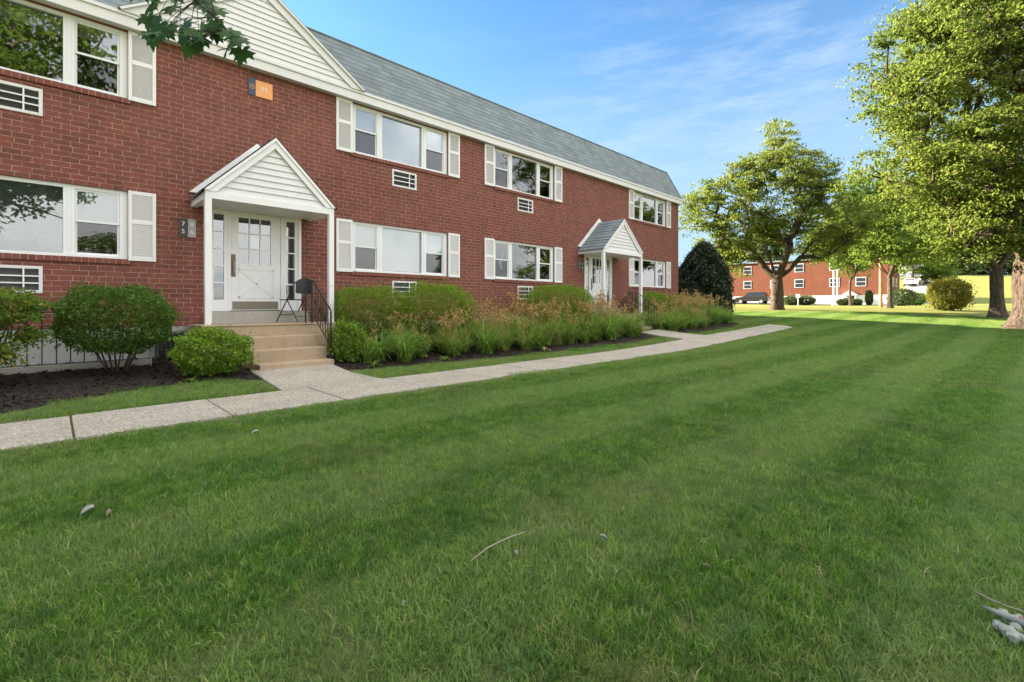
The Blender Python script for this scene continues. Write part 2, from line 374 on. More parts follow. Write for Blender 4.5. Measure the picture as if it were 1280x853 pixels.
# finer than the growth would give where the hill rises
xs = sorted(set([round(v, 3) for v in xs] + [float(v) for v in range(36, 160, 4)])); ys = sorted(set([round(v, 3) for v in ys] + [float(v) for v in range(-70, 60, 4)]))
vs = [(x, y, G(x, y)) for y in ys for x in xs]; nx = len(xs)
fs = np.array([(j * nx + i, j * nx + i + 1, (j + 1) * nx + i + 1, (j + 1) * nx + i) for j in range(len(ys) - 1) for i in range(nx - 1)])
g = np_mesh('ground', np.array(vs), fs, M['ground'], smooth=True); tag(g, kind='structure')

def sheet(name, poly_fn, nu, nv, mat, off):
    """poly_fn(u,v)->(x,y) ; draped on the terrain"""
    vs = []; 
    for j in range(nv + 1):
        for i in range(nu + 1):
            x, y = poly_fn(i / nu, j / nv); vs.append((x, y, G(x, y) + off))
    fs = np.array([(j * (nu + 1) + i, j * (nu + 1) + i + 1, (j + 1) * (nu + 1) + i + 1, (j + 1) * (nu + 1) + i) for j in range(nv) for i in range(nu)])
    o = np_mesh(name, np.array(vs), fs, mat, smooth=True); tag(o, kind='structure'); return o

M['soil'] = mat_concrete('thatch', (.070, .090, .028), (.115, .125, .045), .3, 60, .3)
sheet('soil', lambda u, v: (lambda y: (-10 + u * (min(33.0, (26.4 - y * SA) / CA) + 10), y))(-9.5 + 19.8 * v), 80, 40, M['soil'], .006)
# path slabs
def slab(mb, pts, top=.035):
    n = len(pts); b = len(mb.v)
    mb.v += [(x, y, G(x, y) + top) for x, y in pts] + [(x, y, G(x, y) - .08) for x, y in pts]
    mb.f.append(tuple(b + i for i in range(n))); mb.mi.append(0)
    for i in range(n):
        j = (i + 1) % n; mb.f.append((b + i, b + n + i, b + n + j, b + j)); mb.mi.append(0)
PY0, PY1 = 5.5, 6.65
mb = MB(); x = -8.26
while x < 20.4:
    slab(mb, [(x + .006, PY0), (x + 1.19, PY0), (x + 1.19, PY1), (x + .006, PY1)], .03 + random.uniform(-.004, .004)); x += 1.2
slab(mb, [(x + .006, PY0), (x + .7, PY0 + .35), (x + .9, PY1), (x + .006, PY1)])
o = mb.build('path', M['walk'], bevel=.008); tag(o, kind='structure')
# entry walks
for cx, w0 in ((2.90, 1.3), (14.6, 1.4)):
    mb = MB(); slab(mb, [(cx - w0 / 2 - .05, PY1 + .01), (cx + w0 / 2 + .10, PY1 + .01), (cx + w0 / 2, 7.42), (cx - w0 / 2, 7.42)], .032)
    slab(mb, [(cx - w0 / 2, 7.43), (cx + w0 / 2, 7.43), (cx + w0 / 2, 8.24), (cx - w0 / 2, 8.24)], .03)
    o = mb.build('entry_walk', M['walk'], bevel=.008); tag(o, kind='structure')

# planting beds : Y from edge curve to the wall
def edge1(x):  # left bed
    return np.interp(x, [-9, -3, -.8, .6, 1.6, 2.25], [7.0, 6.95, 7.05, 7.75, 7.95, 7.6])
def edge2(x): return np.interp(x, [3.6, 4.2, 6, 10, 12.5, 13.8], [7.75, 7.55, 7.5, 7.45, 7.3, 7.5])
def edge3(x): return np.interp(x, [15.3, 16.5, 19, 20.8, 21.6], [7.4, 7.2, 7.2, 7.5, 8.6])
for fn, a, b in ((edge1, -9, 2.28), (edge2, 3.55, 13.85), (edge3, 15.35, 21.6)):
    sheet('planting_bed', lambda u, v, fn=fn, a=a, b=b: (a + (b - a) * u, float(fn(a + (b - a) * u)) * (1 - v) + 10.6 * v), int((b - a) * 4), 10, M['mulch'], .012)
def in_bed(x, y):
    if y > 10.4: return False
    if -9 < x < 2.28: return y > edge1(x)
    if 3.55 < x < 13.85: return y > edge2(x)
    if 15.35 < x < 21.6: return y > edge3(x)
    return False
# mulch chips (stuff)
def chips():
    P = []
    while len(P) < 16000:
        x = random.uniform(-3, 9) if random.random() < .8 else random.uniform(9, 22); y = random.uniform(6.9, 10.3)
        if in_bed(x, y): P.append((x, y, G(x, y) + .018 + random.random() * .02))
    P = np.array(P); n = len(P); L = RNG.uniform(.012, .04, n)[:, None]; W = RNG.uniform(.005, .013, n)[:, None]
    a = RNG.uniform(0, 2 * PI, n); tl = RNG.uniform(-.6, .6, n)
    d = np.stack([np.cos(a), np.sin(a), tl], 1); e = np.stack([-np.sin(a), np.cos(a), RNG.uniform(-.5, .5, n)], 1)
    v = np.stack([P - d * L - e * W, P + d * L - e * W * .6, P + d * L * .9 + e * W, P - d * L * .8 + e * W], 1).reshape(-1, 3)
    o = np_mesh('mulch_chips', v, np.arange(4 * n).reshape(-1, 4), M['chip']); tag(o, 'dark shredded bark mulch spread over the planting beds', 'mulch', kind='stuff')
chips()

# ------------------------------------------------------------------ grass (stuff)
def grass():
    src = bpy.data.collections.new('grass_tufts')
    for k in range(8):
        n = 900; P = RNG.uniform(-.21, .21, (n, 2)); hgt = RNG.uniform(.018, .052, n) * (1 + .35 * (RNG.random(n) > .93)); wd = RNG.uniform(.0012, .0026, n)
        if k >= 6: hgt *= 1.25
        a = RNG.uniform(0, 2 * PI, n); b = RNG.uniform(0, 2 * PI, n); lean = RNG.uniform(.1, .95, n) * hgt
        base = np.c_[P, np.full(n, -.004)]
        side = np.c_[np.cos(a), np.sin(a), np.zeros(n)] * wd[:, None]; ln = np.c_[np.cos(b), np.sin(b), np.zeros(n)]
        mid = base + ln * (lean * .35)[:, None] + np.c_[np.zeros((n, 2)), hgt * .6]; tip = base + ln * lean[:, None] + np.c_[np.zeros((n, 2)), hgt * (1 - .25 * lean / hgt)]
        v = np.stack([base - side, base + side, mid + side * .8, mid - side * .8, tip], 1).reshape(-1, 3)
        i = np.arange(n)[:, None] * 5
        f3 = np.concatenate([i + [0, 1, 2], i + [0, 2, 3], i + [3, 2, 4]]).astype(np.int32)
        tint = np.repeat(RNG.random(n), 5)
        me_o = np_mesh('grass_tuft', v, f3, M['grass'], tint=tint); COL.objects.unlink(me_o); src.objects.link(me_o)
    pts = []; st = .27
    y = -9.0
    while y < 10:
        x = -9.0
        while x < 33:
            px, py = x + random.uniform(-.09, .09), y + random.uniform(-.09, .09)
            p = px * CA + py * SA; q = px * SA - py * CA
            ok = p > -.5 and p < 27 and abs(q) < 1.5 * p + 2.5
            if ok and PY0 - .11 < py < PY1 + .10 and px < 21.3: ok = False
            if ok and py > PY1:
                if in_bed(px, py - .13) or in_bed(px, py) or py > 10.2: ok = False
                for cx, w0 in ((2.90, 1.3), (14.6, 1.4)):
                    if abs(px - cx) < w0 / 2 + .13: ok = False
            if ok: pts.append((px, py, G(px, py)))
            if ok and p < 7 and py < PY0 - .3:
                px += random.uniform(-.12, .12); py += random.uniform(-.12, .12); pts.append((px, py, G(px, py)))
            x += st
        y += st
    me = bpy.data.meshes.new('grass'); me.from_pydata(pts, [], []); n = len(pts)
    for nm, ty, val in (('rot', 'FLOAT', RNG.uniform(0, 2 * PI, n)), ('scl', 'FLOAT', RNG.uniform(.75, 1.3, n)), ('pick', 'INT', RNG.integers(0, 8, n))):
        at = me.attributes.new(nm, ty, 'POINT'); at.data.foreach_set('value', val.astype(np.float32 if ty == 'FLOAT' else np.int32))
    o = link('grass', me); tag(o, 'short mown green lawn grass with drier tan patches', 'grass', kind='stuff')
    ng = bpy.data.node_groups.new('scatter_grass', 'GeometryNodeTree')
    ng.interface.new_socket('Geometry', in_out='INPUT', socket_type='NodeSocketGeometry'); ng.interface.new_socket('Geometry', in_out='OUTPUT', socket_type='NodeSocketGeometry')
    N = ng.nodes; gi = N.new('NodeGroupInput'); go = N.new('NodeGroupOutput'); iop = N.new('GeometryNodeInstanceOnPoints'); ci = N.new('GeometryNodeCollectionInfo')
    ci.inputs[0].default_value = src; ci.inputs['Separate Children'].default_value = True; ci.inputs['Reset Children'].default_value = True
    def attr(nm, ty):
        a = N.new('GeometryNodeInputNamedAttribute'); a.data_type = ty; a.inputs[0].default_value = nm; return a.outputs[0]
    cx = N.new('ShaderNodeCombineXYZ'); ng.links.new(attr('rot', 'FLOAT'), cx.inputs[2])
    e2r = N.new('FunctionNodeEulerToRotation'); ng.links.new(cx.outputs[0], e2r.inputs[0])
    ng.links.new(gi.outputs[0], iop.inputs['Points']); ng.links.new(ci.outputs[0], iop.inputs['Instance']); iop.inputs['Pick Instance'].default_value = True
    ng.links.new(attr('pick', 'INT'), iop.inputs['Instance Index']); ng.links.new(e2r.outputs[0], iop.inputs['Rotation']); ng.links.new(attr('scl', 'FLOAT'), iop.inputs['Scale'])
    ng.links.new(iop.outputs[0], go.inputs[0])
    md = o.modifiers.new('scatter', 'NODES'); md.node_group = ng
    print('grass points', n)
grass()

# ------------------------------------------------------------------ plants
def leaf_arrays(C, size, aspect=.55, up=.3, outward=None, fold=.25, jit=.35):
    """C (n,3) centres -> rhombic folded leaves"""
    n = len(C); d = RNG.normal(size=(n, 3)); d[:, 2] -= up * .5
    if outward is not None: d += outward * 1.2
    d /= np.linalg.norm(d, axis=1)[:, None]
    r = RNG.normal(size=(n, 3)); r[:, 2] += up * 2
    s = np.cross(d, r); s /= np.linalg.norm(s, axis=1)[:, None] + 1e-9; nn = np.cross(s, d)
    L = (size * RNG.uniform(1 - jit, 1 + jit, n))[:, None]; W = L * aspect
    v = np.stack([C - d * L * .5, C + s * W * .5 + nn * W * fold, C + d * L * .5, C - s * W * .5 + nn * W * fold], 1).reshape(-1, 3)
    i = np.arange(n)[:, None] * 4
    return v, np.concatenate([i + [0, 1, 2], i + [0, 2, 3]], 1).reshape(-1, 3)

def shrub(name, px, z, Y=None, w=1.6, dpt=1.2, z0=.5, z1=1.4, n=9000, size=.045, mat='l_box', lab='', cat='shrub', group=None, flat=.5, stems=7, xy=None, lump=.10, aspect=.5, jag=.0, tintbias=0.0):
    X, Yy = xy if xy else V(px, z)
    gz = G(X, Yy); r = empty(name, (X, Yy, gz)); tag(r, lab, cat, group)
    zc = (z0 + z1) / 2 - gz; hz = (z1 - z0) / 2
    # lumpy superellipsoid shell
    th = RNG.uniform(0, 2 * PI, n); cz = RNG.uniform(-1, 1, n); rr = np.sqrt(1 - cz ** 2)
    dirs = np.c_[rr * np.cos(th), rr * np.sin(th), cz]
    e = 2 + 2 * flat
    rad = 1 / (np.abs(dirs[:, 0]) ** e + np.abs(dirs[:, 1]) ** e + np.abs(dirs[:, 2]) ** e) ** (1 / e)
    ph = RNG.uniform(0, 6, 8)
    lum = 1 + lump * (np.sin(dirs[:, 0] * 7 + ph[0]) * np.sin(dirs[:, 1] * 6 + ph[1]) + .7 * np.sin(dirs[:, 2] * 9 + ph[2] + dirs[:, 0] * 5) + .5 * np.sin(dirs[:, 1] * 15 + ph[3]) * np.sin(dirs[:, 0] * 14 + ph[4]))
    depth = 1 - np.abs(RNG.normal(0, .17, n)) + (RNG.random(n) > .93) * RNG.uniform(0, .14 + jag, n)
    P = dirs * (rad * lum * depth)[:, None] * [w / 2, dpt / 2, hz] + [0, 0, zc]
    P[:, :2] = P[:, :2]
    k = P[:, 2] > .02; P = P[k]; dd = dirs[k]
    v, f = leaf_arrays(P, size, aspect=aspect, outward=dd * .8)
    clump = .5 + .5 * np.sin(P[:, 0] * 9 + ph[5]) * np.sin(P[:, 1] * 8 + ph[6]) * np.sin(P[:, 2] * 11 + ph[7])
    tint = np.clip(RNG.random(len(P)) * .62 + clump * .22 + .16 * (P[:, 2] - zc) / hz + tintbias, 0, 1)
    tint = np.where(RNG.random(len(P)) > .97, 1.0, tint)
    np_mesh('foliage', v, f, M[mat], r, tint=np.repeat(tint, 4))
    if stems:
        mb = MB()
        for i in range(stems):
            a = RNG.uniform(0, 2 * PI); b = a + RNG.uniform(-.5, .5)
            p0 = Vector((math.cos(a) * w * .06, math.sin(a) * dpt * .06, -.03)); p2 = Vector((math.cos(b) * w * .28, math.sin(b) * dpt * .28, zc - hz * .25))
            pm = (p0 + p2) / 2 + Vector((RNG.uniform(-.05, .05), RNG.uniform(-.05, .05), .0))
            mb.tube([p0, pm, p2], [.013, .010, .005], 6)
            for j in range(2):
                q = pm + Vector((RNG.uniform(-.3, .3) * w * .5, RNG.uniform(-.3, .3) * dpt * .4, hz * .35)); mb.tube([pm, (pm + q) / 2 + Vector((0, 0, .03)), q], [.009, .007, .004], 5)
        mb.build('stem', M['bark2'], r, smooth=True)
    return r

shrub('privet_shrub', 0, 0, xy=(.68, 8.95), w=1.34, dpt=1.25, z0=.48, z1=1.44, n=17000, size=.042, mat='l_box', lab='rounded flat-topped green shrub on bare stems beside the low iron railing', stems=12, flat=.4, lump=.07, jag=.1)
shrub('mixed_shrub', 0, 0, xy=(-.64, 8.75), w=1.08, dpt=1.2, z0=.92, z1=1.37, n=6500, size=.052, mat='l_aut', lab='straggly shrub with yellowing leaves at the far left edge', stems=10, lump=.16, jag=.2, flat=.5)
sh = bpy.data.objects['mixed_shrub']
for (dx, dy, dz, rw, nn) in ((-.35, -.25, .50, .30, 1300), (.15, -.3, .42, .26, 1000), (-.1, -.2, .72, .3, 1300), (.42, -.1, .62, .2, 600), (-.3, -.35, .25, .25, 700)):
    P = RNG.normal(0, .45, (nn, 3)) * [rw, rw, rw * .6] + [dx, dy, dz]; v, f = leaf_arrays(P, .05)
    np_mesh('lower_foliage', v, f, M['l_aut'], sh, tint=np.repeat(RNG.random(nn), 4))
shrub('spirea_shrub', 264, 7.15, w=.98, dpt=.9, z0=.12, z1=.80, n=8500, size=.05, mat='l_lime', lab='bright lime green mounded shrub left of the concrete steps', stems=6, lump=.12, jag=.2, flat=.15, tintbias=.05)
shrub('spirea_shrub', 433, 8.75, w=.62, dpt=.7, z0=.10, z1=.86, n=4200, size=.055, mat='l_lime', lab='small lime green shrub just right of the step railing', stems=4, lump=.14, jag=.2, flat=.1, tintbias=-.05)
YG = 'clipped yews under the windows'
shrub('yew_shrub', 462, 10.1, w=1.62, dpt=1.0, z0=.50, z1=1.54, n=14000, size=.06, mat='l_yew', lab='low flat yew right of the first porch post', group=YG, flat=.9, aspect=.22, stems=18, lump=.07, jag=.3)
shrub('yew_shrub', 546, 11.2, w=1.9, dpt=1.1, z0=.42, z1=1.67, n=17000, size=.062, mat='l_yew', lab='rounded bright yew second from the first porch, touching the flat one', group=YG, flat=.6, aspect=.22, stems=18, lump=.07, jag=.3, tintbias=.06)
shrub('yew_shrub', 700, 14.2, w=2.75, dpt=1.2, z0=.7, z1=1.78, n=17000, size=.058, mat='l_yew', lab='wide domed yew left of the second porch', group=YG, flat=.3, aspect=.24, stems=8, lump=.04, jag=.3)
shrub('yew_shrub', 815, 18.6, w=1.7, dpt=1.2, z0=.8, z1=1.68, n=7000, size=.07, mat='l_yew', lab='small yew directly right of the second porch', group=YG, flat=.2, aspect=.28, stems=5, lump=.05, jag=.3)
shrub('yew_shrub', 850, 20.2, w=1.7, dpt=1.2, z0=.8, z1=1.62, n=7000, size=.07, mat='l_yew', lab='last small yew, next to the tall dark holly', group=YG, flat=.2, aspect=.28, stems=5, lump=.05, jag=.3)
def holly():
    X, Y = V(879, 23.6); gz = G(X, Y); r = empty('holly_tree', (X, Y, gz)); tag(r, 'tall dark green conical holly at the far corner of the brick building', 'evergreen')
    n = 52000; t = RNG.random(n) ** .85; z = .10 + t * 3.65
    rad = 1.35 * np.interp(t, [0, .15, .4, .65, .85, 1], [.9, 1, .98, .78, .48, .05])
    th = RNG.uniform(0, 2 * PI, n); rr = rad * (1 - np.clip(np.abs(RNG.normal(0, .25, n)), 0, .95) + .07 * np.sin(th * 5 + z * 4) + .06 * np.sin(th * 9 - z * 7)) + (RNG.random(n) > .94) * RNG.uniform(0, .2, n)
    P = np.c_[rr * np.cos(th), rr * np.sin(th), z]; v, f = leaf_arrays(P, .095)
    np_mesh('foliage', v, f, M['l_holly'], r, tint=np.repeat(RNG.random(n), 4))
    mb = MB(); mb.tube([(0, 0, -.05), (0, 0, 2.6)], [.09, .03], 8); mb.build('trunk', M['bark'], r)
holly()

def lily(seed, dry, tan=.16, nb=170):
    rng = np.random.default_rng(seed); r = empty('daylily', (0, 0, 0)); vs, fs, tn = [], [], []
    for i in range(nb):
        a = rng.uniform(0, 2 * PI); L = rng.uniform(.65, 1.2); wd = rng.uniform(.009, .016); el = rng.uniform(.85, 1.5); p = np.array([rng.normal(0, .07), rng.normal(0, .07), 0.])
        d = np.array([math.cos(a), math.sin(a)]); s = np.array([-d[1], d[0], 0]); b = len(vs); K = 6; tt = rng.random() * .8 if rng.random() > tan else rng.uniform(.86, 1)
        droop = rng.uniform(.18, .38)
        for k in range(K + 1):
            u = k / K; w_ = wd * (1 - u ** 2.2) + .0006; vs += [tuple(p - s * w_), tuple(p + s * w_)]; tn += [tt, tt]
            if k < K:
                fs.append((b + 2 * k, b + 2 * k + 1, b + 2 * k + 3, b + 2 * k + 2))
                p = p + np.array([d[0] * math.cos(el), d[1] * math.cos(el), math.sin(el)]) * L / K; el -= droop * (.6 + u)
                if p[2] < .02: p[2] = .02
    nbl = len(fs); C = []
    mb = MB()
    for i in range(int(dry * .55)):
        a = rng.uniform(0, 2 * PI); L = rng.uniform(.85, 1.25); lean = rng.uniform(.05, .38)
        p0 = Vector((rng.normal(0, .08), rng.normal(0, .08), 0)); p2 = p0 + Vector((math.cos(a) * lean, math.sin(a) * lean, L)); pm = (p0 + p2) / 2 + Vector((0, 0, .04))
        mb.tube([p0, pm, p2], [.0042, .0035, .002], 4, False)
        for j in range(5):
            q = p2 - Vector((0, 0, rng.uniform(0, .22))) + Vector((rng.normal(0, .05), rng.normal(0, .05), rng.uniform(0, .06))); mb.tube([pm.lerp(p2, .8), q], [.002, .0015], 3, False)
            for m in range(4): C.append(tuple(q + Vector((rng.normal(0, .012), rng.normal(0, .012), rng.normal(0, .014)))))
    n0 = len(vs); vs += mb.v; fs += [tuple(i + n0 for i in f) for f in mb.f]; tn += [.3] * len(mb.v)
    v, f = leaf_arrays(np.array(C), .046, aspect=.7); n0 = len(vs); vs += [tuple(x) for x in v]; fs += [tuple(int(i) + n0 for i in ff) for ff in f]; tn += list(np.repeat(rng.random(len(C)), 4))
    me = bpy.data.meshes.new('foliage'); me.from_pydata(vs, [], fs); o = link('foliage', me, [M['l_lily'], M['l_stalk']], r)
    me.polygons.foreach_set('material_index', [0] * nbl + [1] * (len(fs) - nbl)); at = me.attributes.new('tint', 'FLOAT', 'POINT'); at.data.foreach_set('value', np.array(tn, np.float32))
    return r
protos = [lily(11, 16, .3), lily(12, 26, .45), lily(13, 8, .2), lily(14, 34, .6, 120), lily(15, 6, .25, 140), lily(16, 14, .88, 150), lily(17, 4, .10, 200)]
used = [False] * 7; nl = 0
def put_lily(x, y, k, s, lab):
    global nl
    o = protos[k] if not used[k] else copy_tree(protos[k]); used[k] = True
    o.location = (x, y, G(x, y) + .005); o.rotation_euler = (0, 0, random.uniform(0, 6.28)); o.scale = (s, s, s * random.uniform(.92, 1.08)); tag(o, lab, 'daylily', 'daylilies in the foundation bed'); nl += 1
x = 4.35
while x < 21.4:
    if 13.75 < x < 15.4: x = 15.5
    for row, yy in enumerate((7.95, 8.45, 8.95, 9.4)):
        e = edge2(x) if x < 14 else edge3(x)
        y = max(yy + random.uniform(-.24, .24), e + .36 + random.uniform(0, .22))
        if random.random() < .06: continue
        if (x < 4.9 and row == 2) or (row == 3 and 13 < x): continue
        if x < 6.3: k = random.choice([4, 2, 5, 6] if row < 2 else [5, 0, 1]); s = random.uniform(.5, .7) + .12 * row
        elif x < 7.6: k = random.choice([6, 2, 6, 5, 3]); s = random.uniform(.65, .85) + .08 * row
        else: k = random.choice([[6, 2, 0, 4, 6, 1], [0, 3, 1, 6, 6, 2], [1, 3, 0, 0, 5], [1, 3, 0]][row]); s = random.uniform(.6, .95) + .10 * min(row, 2)
        lab = ('small daylily tuft in open mulch near the concrete steps' if x < 6.3 else 'green arching daylily clump below the near pair of yews' if x < 8.2 else
               'daylily clump with dry seed stalks, one of the dense run below the wide domed yew' if x < 13.8 else 'daylily clump with tan seed stalks beyond the second entry walk')
        put_lily(x + random.uniform(-.25, .25), y, k, s, lab)
    x += .52 if x < 14 else .62
for k, o in enumerate(protos):      # drop a prototype the bed did not use
    if not used[k]:
        for ch in list(o.children): bpy.data.objects.remove(ch)
        bpy.data.objects.remove(o)
# low hosta-like leafy plants in the open mulch
def small_plant(x, y, lab, n=26, L=.22, mat='l_lily', nm='leafy_plant'):
    r = empty(nm, (x, y, G(x, y) + .01)); tag(r, lab, 'plant'); vs, fs, tn = [], [], []
    for i in range(n):
        a = random.uniform(0, 2 * PI); el = random.uniform(.5, 1.3); p = np.array([0., 0, 0]); d = np.array([math.cos(a), math.sin(a)]); s = np.array([-d[1], d[0], 0]); b = len(vs); K = 4; l = L * random.uniform(.6, 1.1); tt = random.random()
        for k in range(K + 1):
            u = k / K; w_ = (.016 if L > .1 else .006) * math.sin(PI * (.08 + .9 * u)) + .001; vs += [tuple(p - s * w_), tuple(p + s * w_)]; tn += [tt, tt]
            if k < K:
                fs.append((b + 2 * k, b + 2 * k + 1, b + 2 * k + 3, b + 2 * k + 2)); p = p + np.array([d[0] * math.cos(el), d[1] * math.cos(el), math.sin(el)]) * l / K; el -= .35
    np_mesh('leaf', np.array(vs), np.array(fs), M[mat], r, tint=tn)
small_plant(*(1.42, 7.95), 'small pale leafy sprout at the mulch edge under the lime shrub left of the steps', 12, .16)
small_plant(4.1, 7.72, 'pale strappy sprout in the mulch at the foot of the small lime shrub', 16, .2)
small_plant(5.6, 7.68, 'light green sprout on the grass edge in front of the tan tufts', 18, .2)
small_plant(8.5, 7.6, 'pale yellowing sprout leaning onto the grass strip mid bed', 14, .22, 'l_stalk')

# ------------------------------------------------------------------ trees
def tree(name, base, trunk_r, fork_h, blobs, nclump, nleaf, leaf, lmat, bmat, lab, cat='tree', group=None, limbs=5, spread=.42, seed=1, shell=.55, tiltx=0, up=1.1, twist=.06, ybias=None, flare=1.5):
    rng = np.random.default_rng(seed); X, Y = base; gz = G(X, Y); r = empty(name, (X, Y, gz)); tag(r, lab, cat, group)
    # clump centres in the blobs (cx,cy,cz,rx,ry,rz,weight)
    W = np.array([b[6] for b in blobs]); W = W / W.sum(); C = []
    for i in range(nclump):
        b = blobs[rng.choice(len(blobs), p=W)]; d = rng.normal(size=3); d /= np.linalg.norm(d); rr = rng.random() ** (1 / 3) if rng.random() > shell else rng.uniform(.75, 1.03)
        C.append((b[0] + d[0] * b[3] * rr, b[1] + d[1] * b[4] * rr, b[2] + d[2] * b[5] * rr))
    C = np.array(C); C = C[np.argsort(np.linalg.norm(C - [0, 0, fork_h], axis=1))]
    # skeleton
    nodes = [np.array([0, 0, -.1]), np.array([twist * .5, 0, fork_h * .5]), np.array([tiltx, 0, fork_h])]; par = [-1, 0, 1]
    cen = C.mean(0)
    for k in range(limbs):
        a = 2 * PI * (k + rng.uniform(-.25, .25)) / limbs; up_ = rng.uniform(.55, 1.1); l = (cen[2] - fork_h) * .75
        prev = 2
        for j in range(3):
            p = nodes[prev] + np.array([math.cos(a) * .55, math.sin(a) * .55, up_ * (.7 + .25 * j)]) * l / 3 * 1.0 + rng.normal(0, .07, 3) * l * .3; nodes.append(p); par.append(prev); prev = len(nodes) - 1
    for c_ in C:
        nn = np.array(nodes[2:]); dv = c_ - nn; dist = np.linalg.norm(dv, axis=1); pen = np.where(dv[:, 2] < -.3 * dist, .5 * dist, 0)
        # prefer nodes that lie between the fork and the clump
        df = np.linalg.norm(nn - nodes[2], axis=1); cost = dist + pen + .25 * df
        i = int(np.argmin(cost)) + 2; p0 = nodes[i]; L = np.linalg.norm(c_ - p0); prev = i; K = max(1, int(L / .8))
        for k in range(1, K + 1):
            u = k / K; p = p0 + (c_ - p0) * u + rng.normal(0, .05, 3) * L * .5 * (1 if k < K else 0); p[2] += math.sin(u * PI) * L * .06; nodes.append(p); par.append(prev); prev = len(nodes) - 1
    N = len(nodes); cnt = np.ones(N)
    for i in range(N - 1, 0, -1): cnt[par[i]] += cnt[i]
    R = trunk_r * (cnt / cnt[0]) ** .52; R = np.maximum(R, .010)
    vs, fs = [], []; n = 7; b = 0; P = np.array(nodes); 
    mb = MB()
    # trunk with flare
    R[0] = trunk_r; R[2] = max(R[2], trunk_r * .82)
    kk = 10; tp = []; tr = []
    for j in range(kk + 1):
        u = min(1.0, j / (kk - 1)); tp.append(P[0] * (1 - u) + P[2] * u + np.array([math.sin(u * 3) * twist, 0, 0])); tr.append(trunk_r * (1 + (flare - 1) * math.exp(-u * fork_h / .28)) * (1 - .16 * u) * (.15 if j == kk else 1)); 
    tp[-1] = tp[-1] + np.array([0, 0, trunk_r * .5])
    b0 = len(mb.v); ns = 18
    for p, q in zip(tp, tr):
        for k in range(ns):
            wv = 2 * PI * k / ns; rad = q * (1 + .07 * math.sin(wv * 5 + p[2] * 1.4 + seed) + .05 * math.sin(wv * 3 - p[2] * 2)) * (1 + (q / trunk_r - .9) * .22 * math.sin(wv * 5 + seed)); mb.v.append((p[0] + rad * math.cos(wv), p[1] + rad * math.sin(wv), p[2]))
    for j in range(kk):
        for k in range(ns): mb.f.append((b0 + j * ns + k, b0 + j * ns + (k + 1) % ns, b0 + (j + 1) * ns + (k + 1) % ns, b0 + (j + 1) * ns + k)); mb.mi.append(0)
    for i in range(3, N):
        pa = par[i]; ra = min(R[pa], R[i] * 1.35) if pa != 2 else R[i] * 1.25
        sides = 10 if R[i] > .08 else 5
        mb.tube([P[pa], P[i]], [ra, R[i]], sides, False)
    mb.build('trunk', M[bmat], r, smooth=True)
    # leaves round clump centres and outer twigs
    per = nleaf // nclump; LC = []; T = []
    ztop = C[:, 2].max()
    for c_ in C:
        m = int(per * rng.uniform(.5, 1.5)); s = spread * rng.uniform(.7, 1.3); ks = rng.integers(4, 8); sc = rng.normal(0, 1, (ks, 3)) * [s, s, s * .6]; w_i = rng.integers(0, ks, m)
        q = sc[w_i] + rng.normal(0, 1, (m, 3)) * [s * .42, s * .42, s * .16] + c_; q[:, 2] -= .10 * np.linalg.norm((q - c_)[:, :2], axis=1)
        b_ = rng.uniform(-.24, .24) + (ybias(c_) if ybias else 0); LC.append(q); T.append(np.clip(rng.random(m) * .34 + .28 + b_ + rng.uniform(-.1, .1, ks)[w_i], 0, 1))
    LC = np.concatenate(LC); T = np.concatenate(T); v, f = leaf_arrays(LC, leaf, aspect=.62, up=up)
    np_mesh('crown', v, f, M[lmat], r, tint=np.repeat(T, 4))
    return r
# view-aligned local axes for crown lobes: lateral q -> (SA,-CA), depth p -> (CA,SA)
def B(q, p, z, rq, rp, rz, w): return (q * SA + p * CA, -q * CA + p * SA, z, (rq + rp) / 2, (rq + rp) / 2, rz, w)
X1, Y1 = V(971, 29)
# centre tree: crown spans 850..1075 px, top 157
tree('maple_tree', (X1, Y1), .36, 1.9, [B(.3, 0, 7.2, 2.6, 3, 3.2, 2.6), B(-3.0, 0, 5.8, 2.5, 3, 2.3, 2.0), B(3.1, 0, 5.9, 2.2, 3, 1.9, 1.6), B(.2, 0, 9.8, 1.1, 1.1, 1.7, .6), B(-1.6, 0, 8.3, 1.3, 1.4, 1.0, .5), B(2.0, 0, 8.3, 1.2, 1.4, .9, .45), B(-4.3, 0, 6.2, 1.3, 1.6, 1.7, .7), B(-3.3, -.5, 3.3, 1.2, 1.2, 1.1, .5), B(4.3, .5, 4.6, .9, 1.3, .9, .35), B(3.0, 0, 3.9, 1.7, 1.8, .7, .8)],
     420, 78000, .125, 'l_tree', 'bark', 'broad spreading tree with a short forked trunk and yellowing top, alone on the sunlit lawn', seed=5, spread=.36, limbs=6, ybias=lambda c: (.22 if c[2] > 8.8 else 0) + (.10 if (c[0] * SA - c[1] * CA) < -2.5 else 0), flare=1.35)  # left side of crown tinted up, sunlight put into the leaf colour
X3, Y3 = V(1292, 18)
tree('shade_tree', (X3, Y3), .60, 2.6, [B(-1.2, 0, 9.8, 3.6, 4, 3.6, 2.6), B(-3.9, 0, 10.4, 2.0, 2.2, 1.3, .8), B(-4.6, 0, 8.6, 1.5, 1.8, .8, .35), B(-2.6, 0, 12.2, 2.4, 2, 1.2, .7), B(-2.4, 0, 6.4, 3.0, 3.5, 1.8, 1.9), B(2.5, 0, 8.5, 4, 4, 4, 1.5), B(-.6, 0, 13, 3.6, 3.6, 2.6, 1.6), B(-2.3, -.5, 4.3, 1.8, 2.0, 1.3, .8)],
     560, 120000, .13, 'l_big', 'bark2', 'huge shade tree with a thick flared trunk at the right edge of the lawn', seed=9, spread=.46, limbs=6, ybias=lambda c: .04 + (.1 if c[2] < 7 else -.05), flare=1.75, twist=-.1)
X2, Y2 = V(1246, 23)
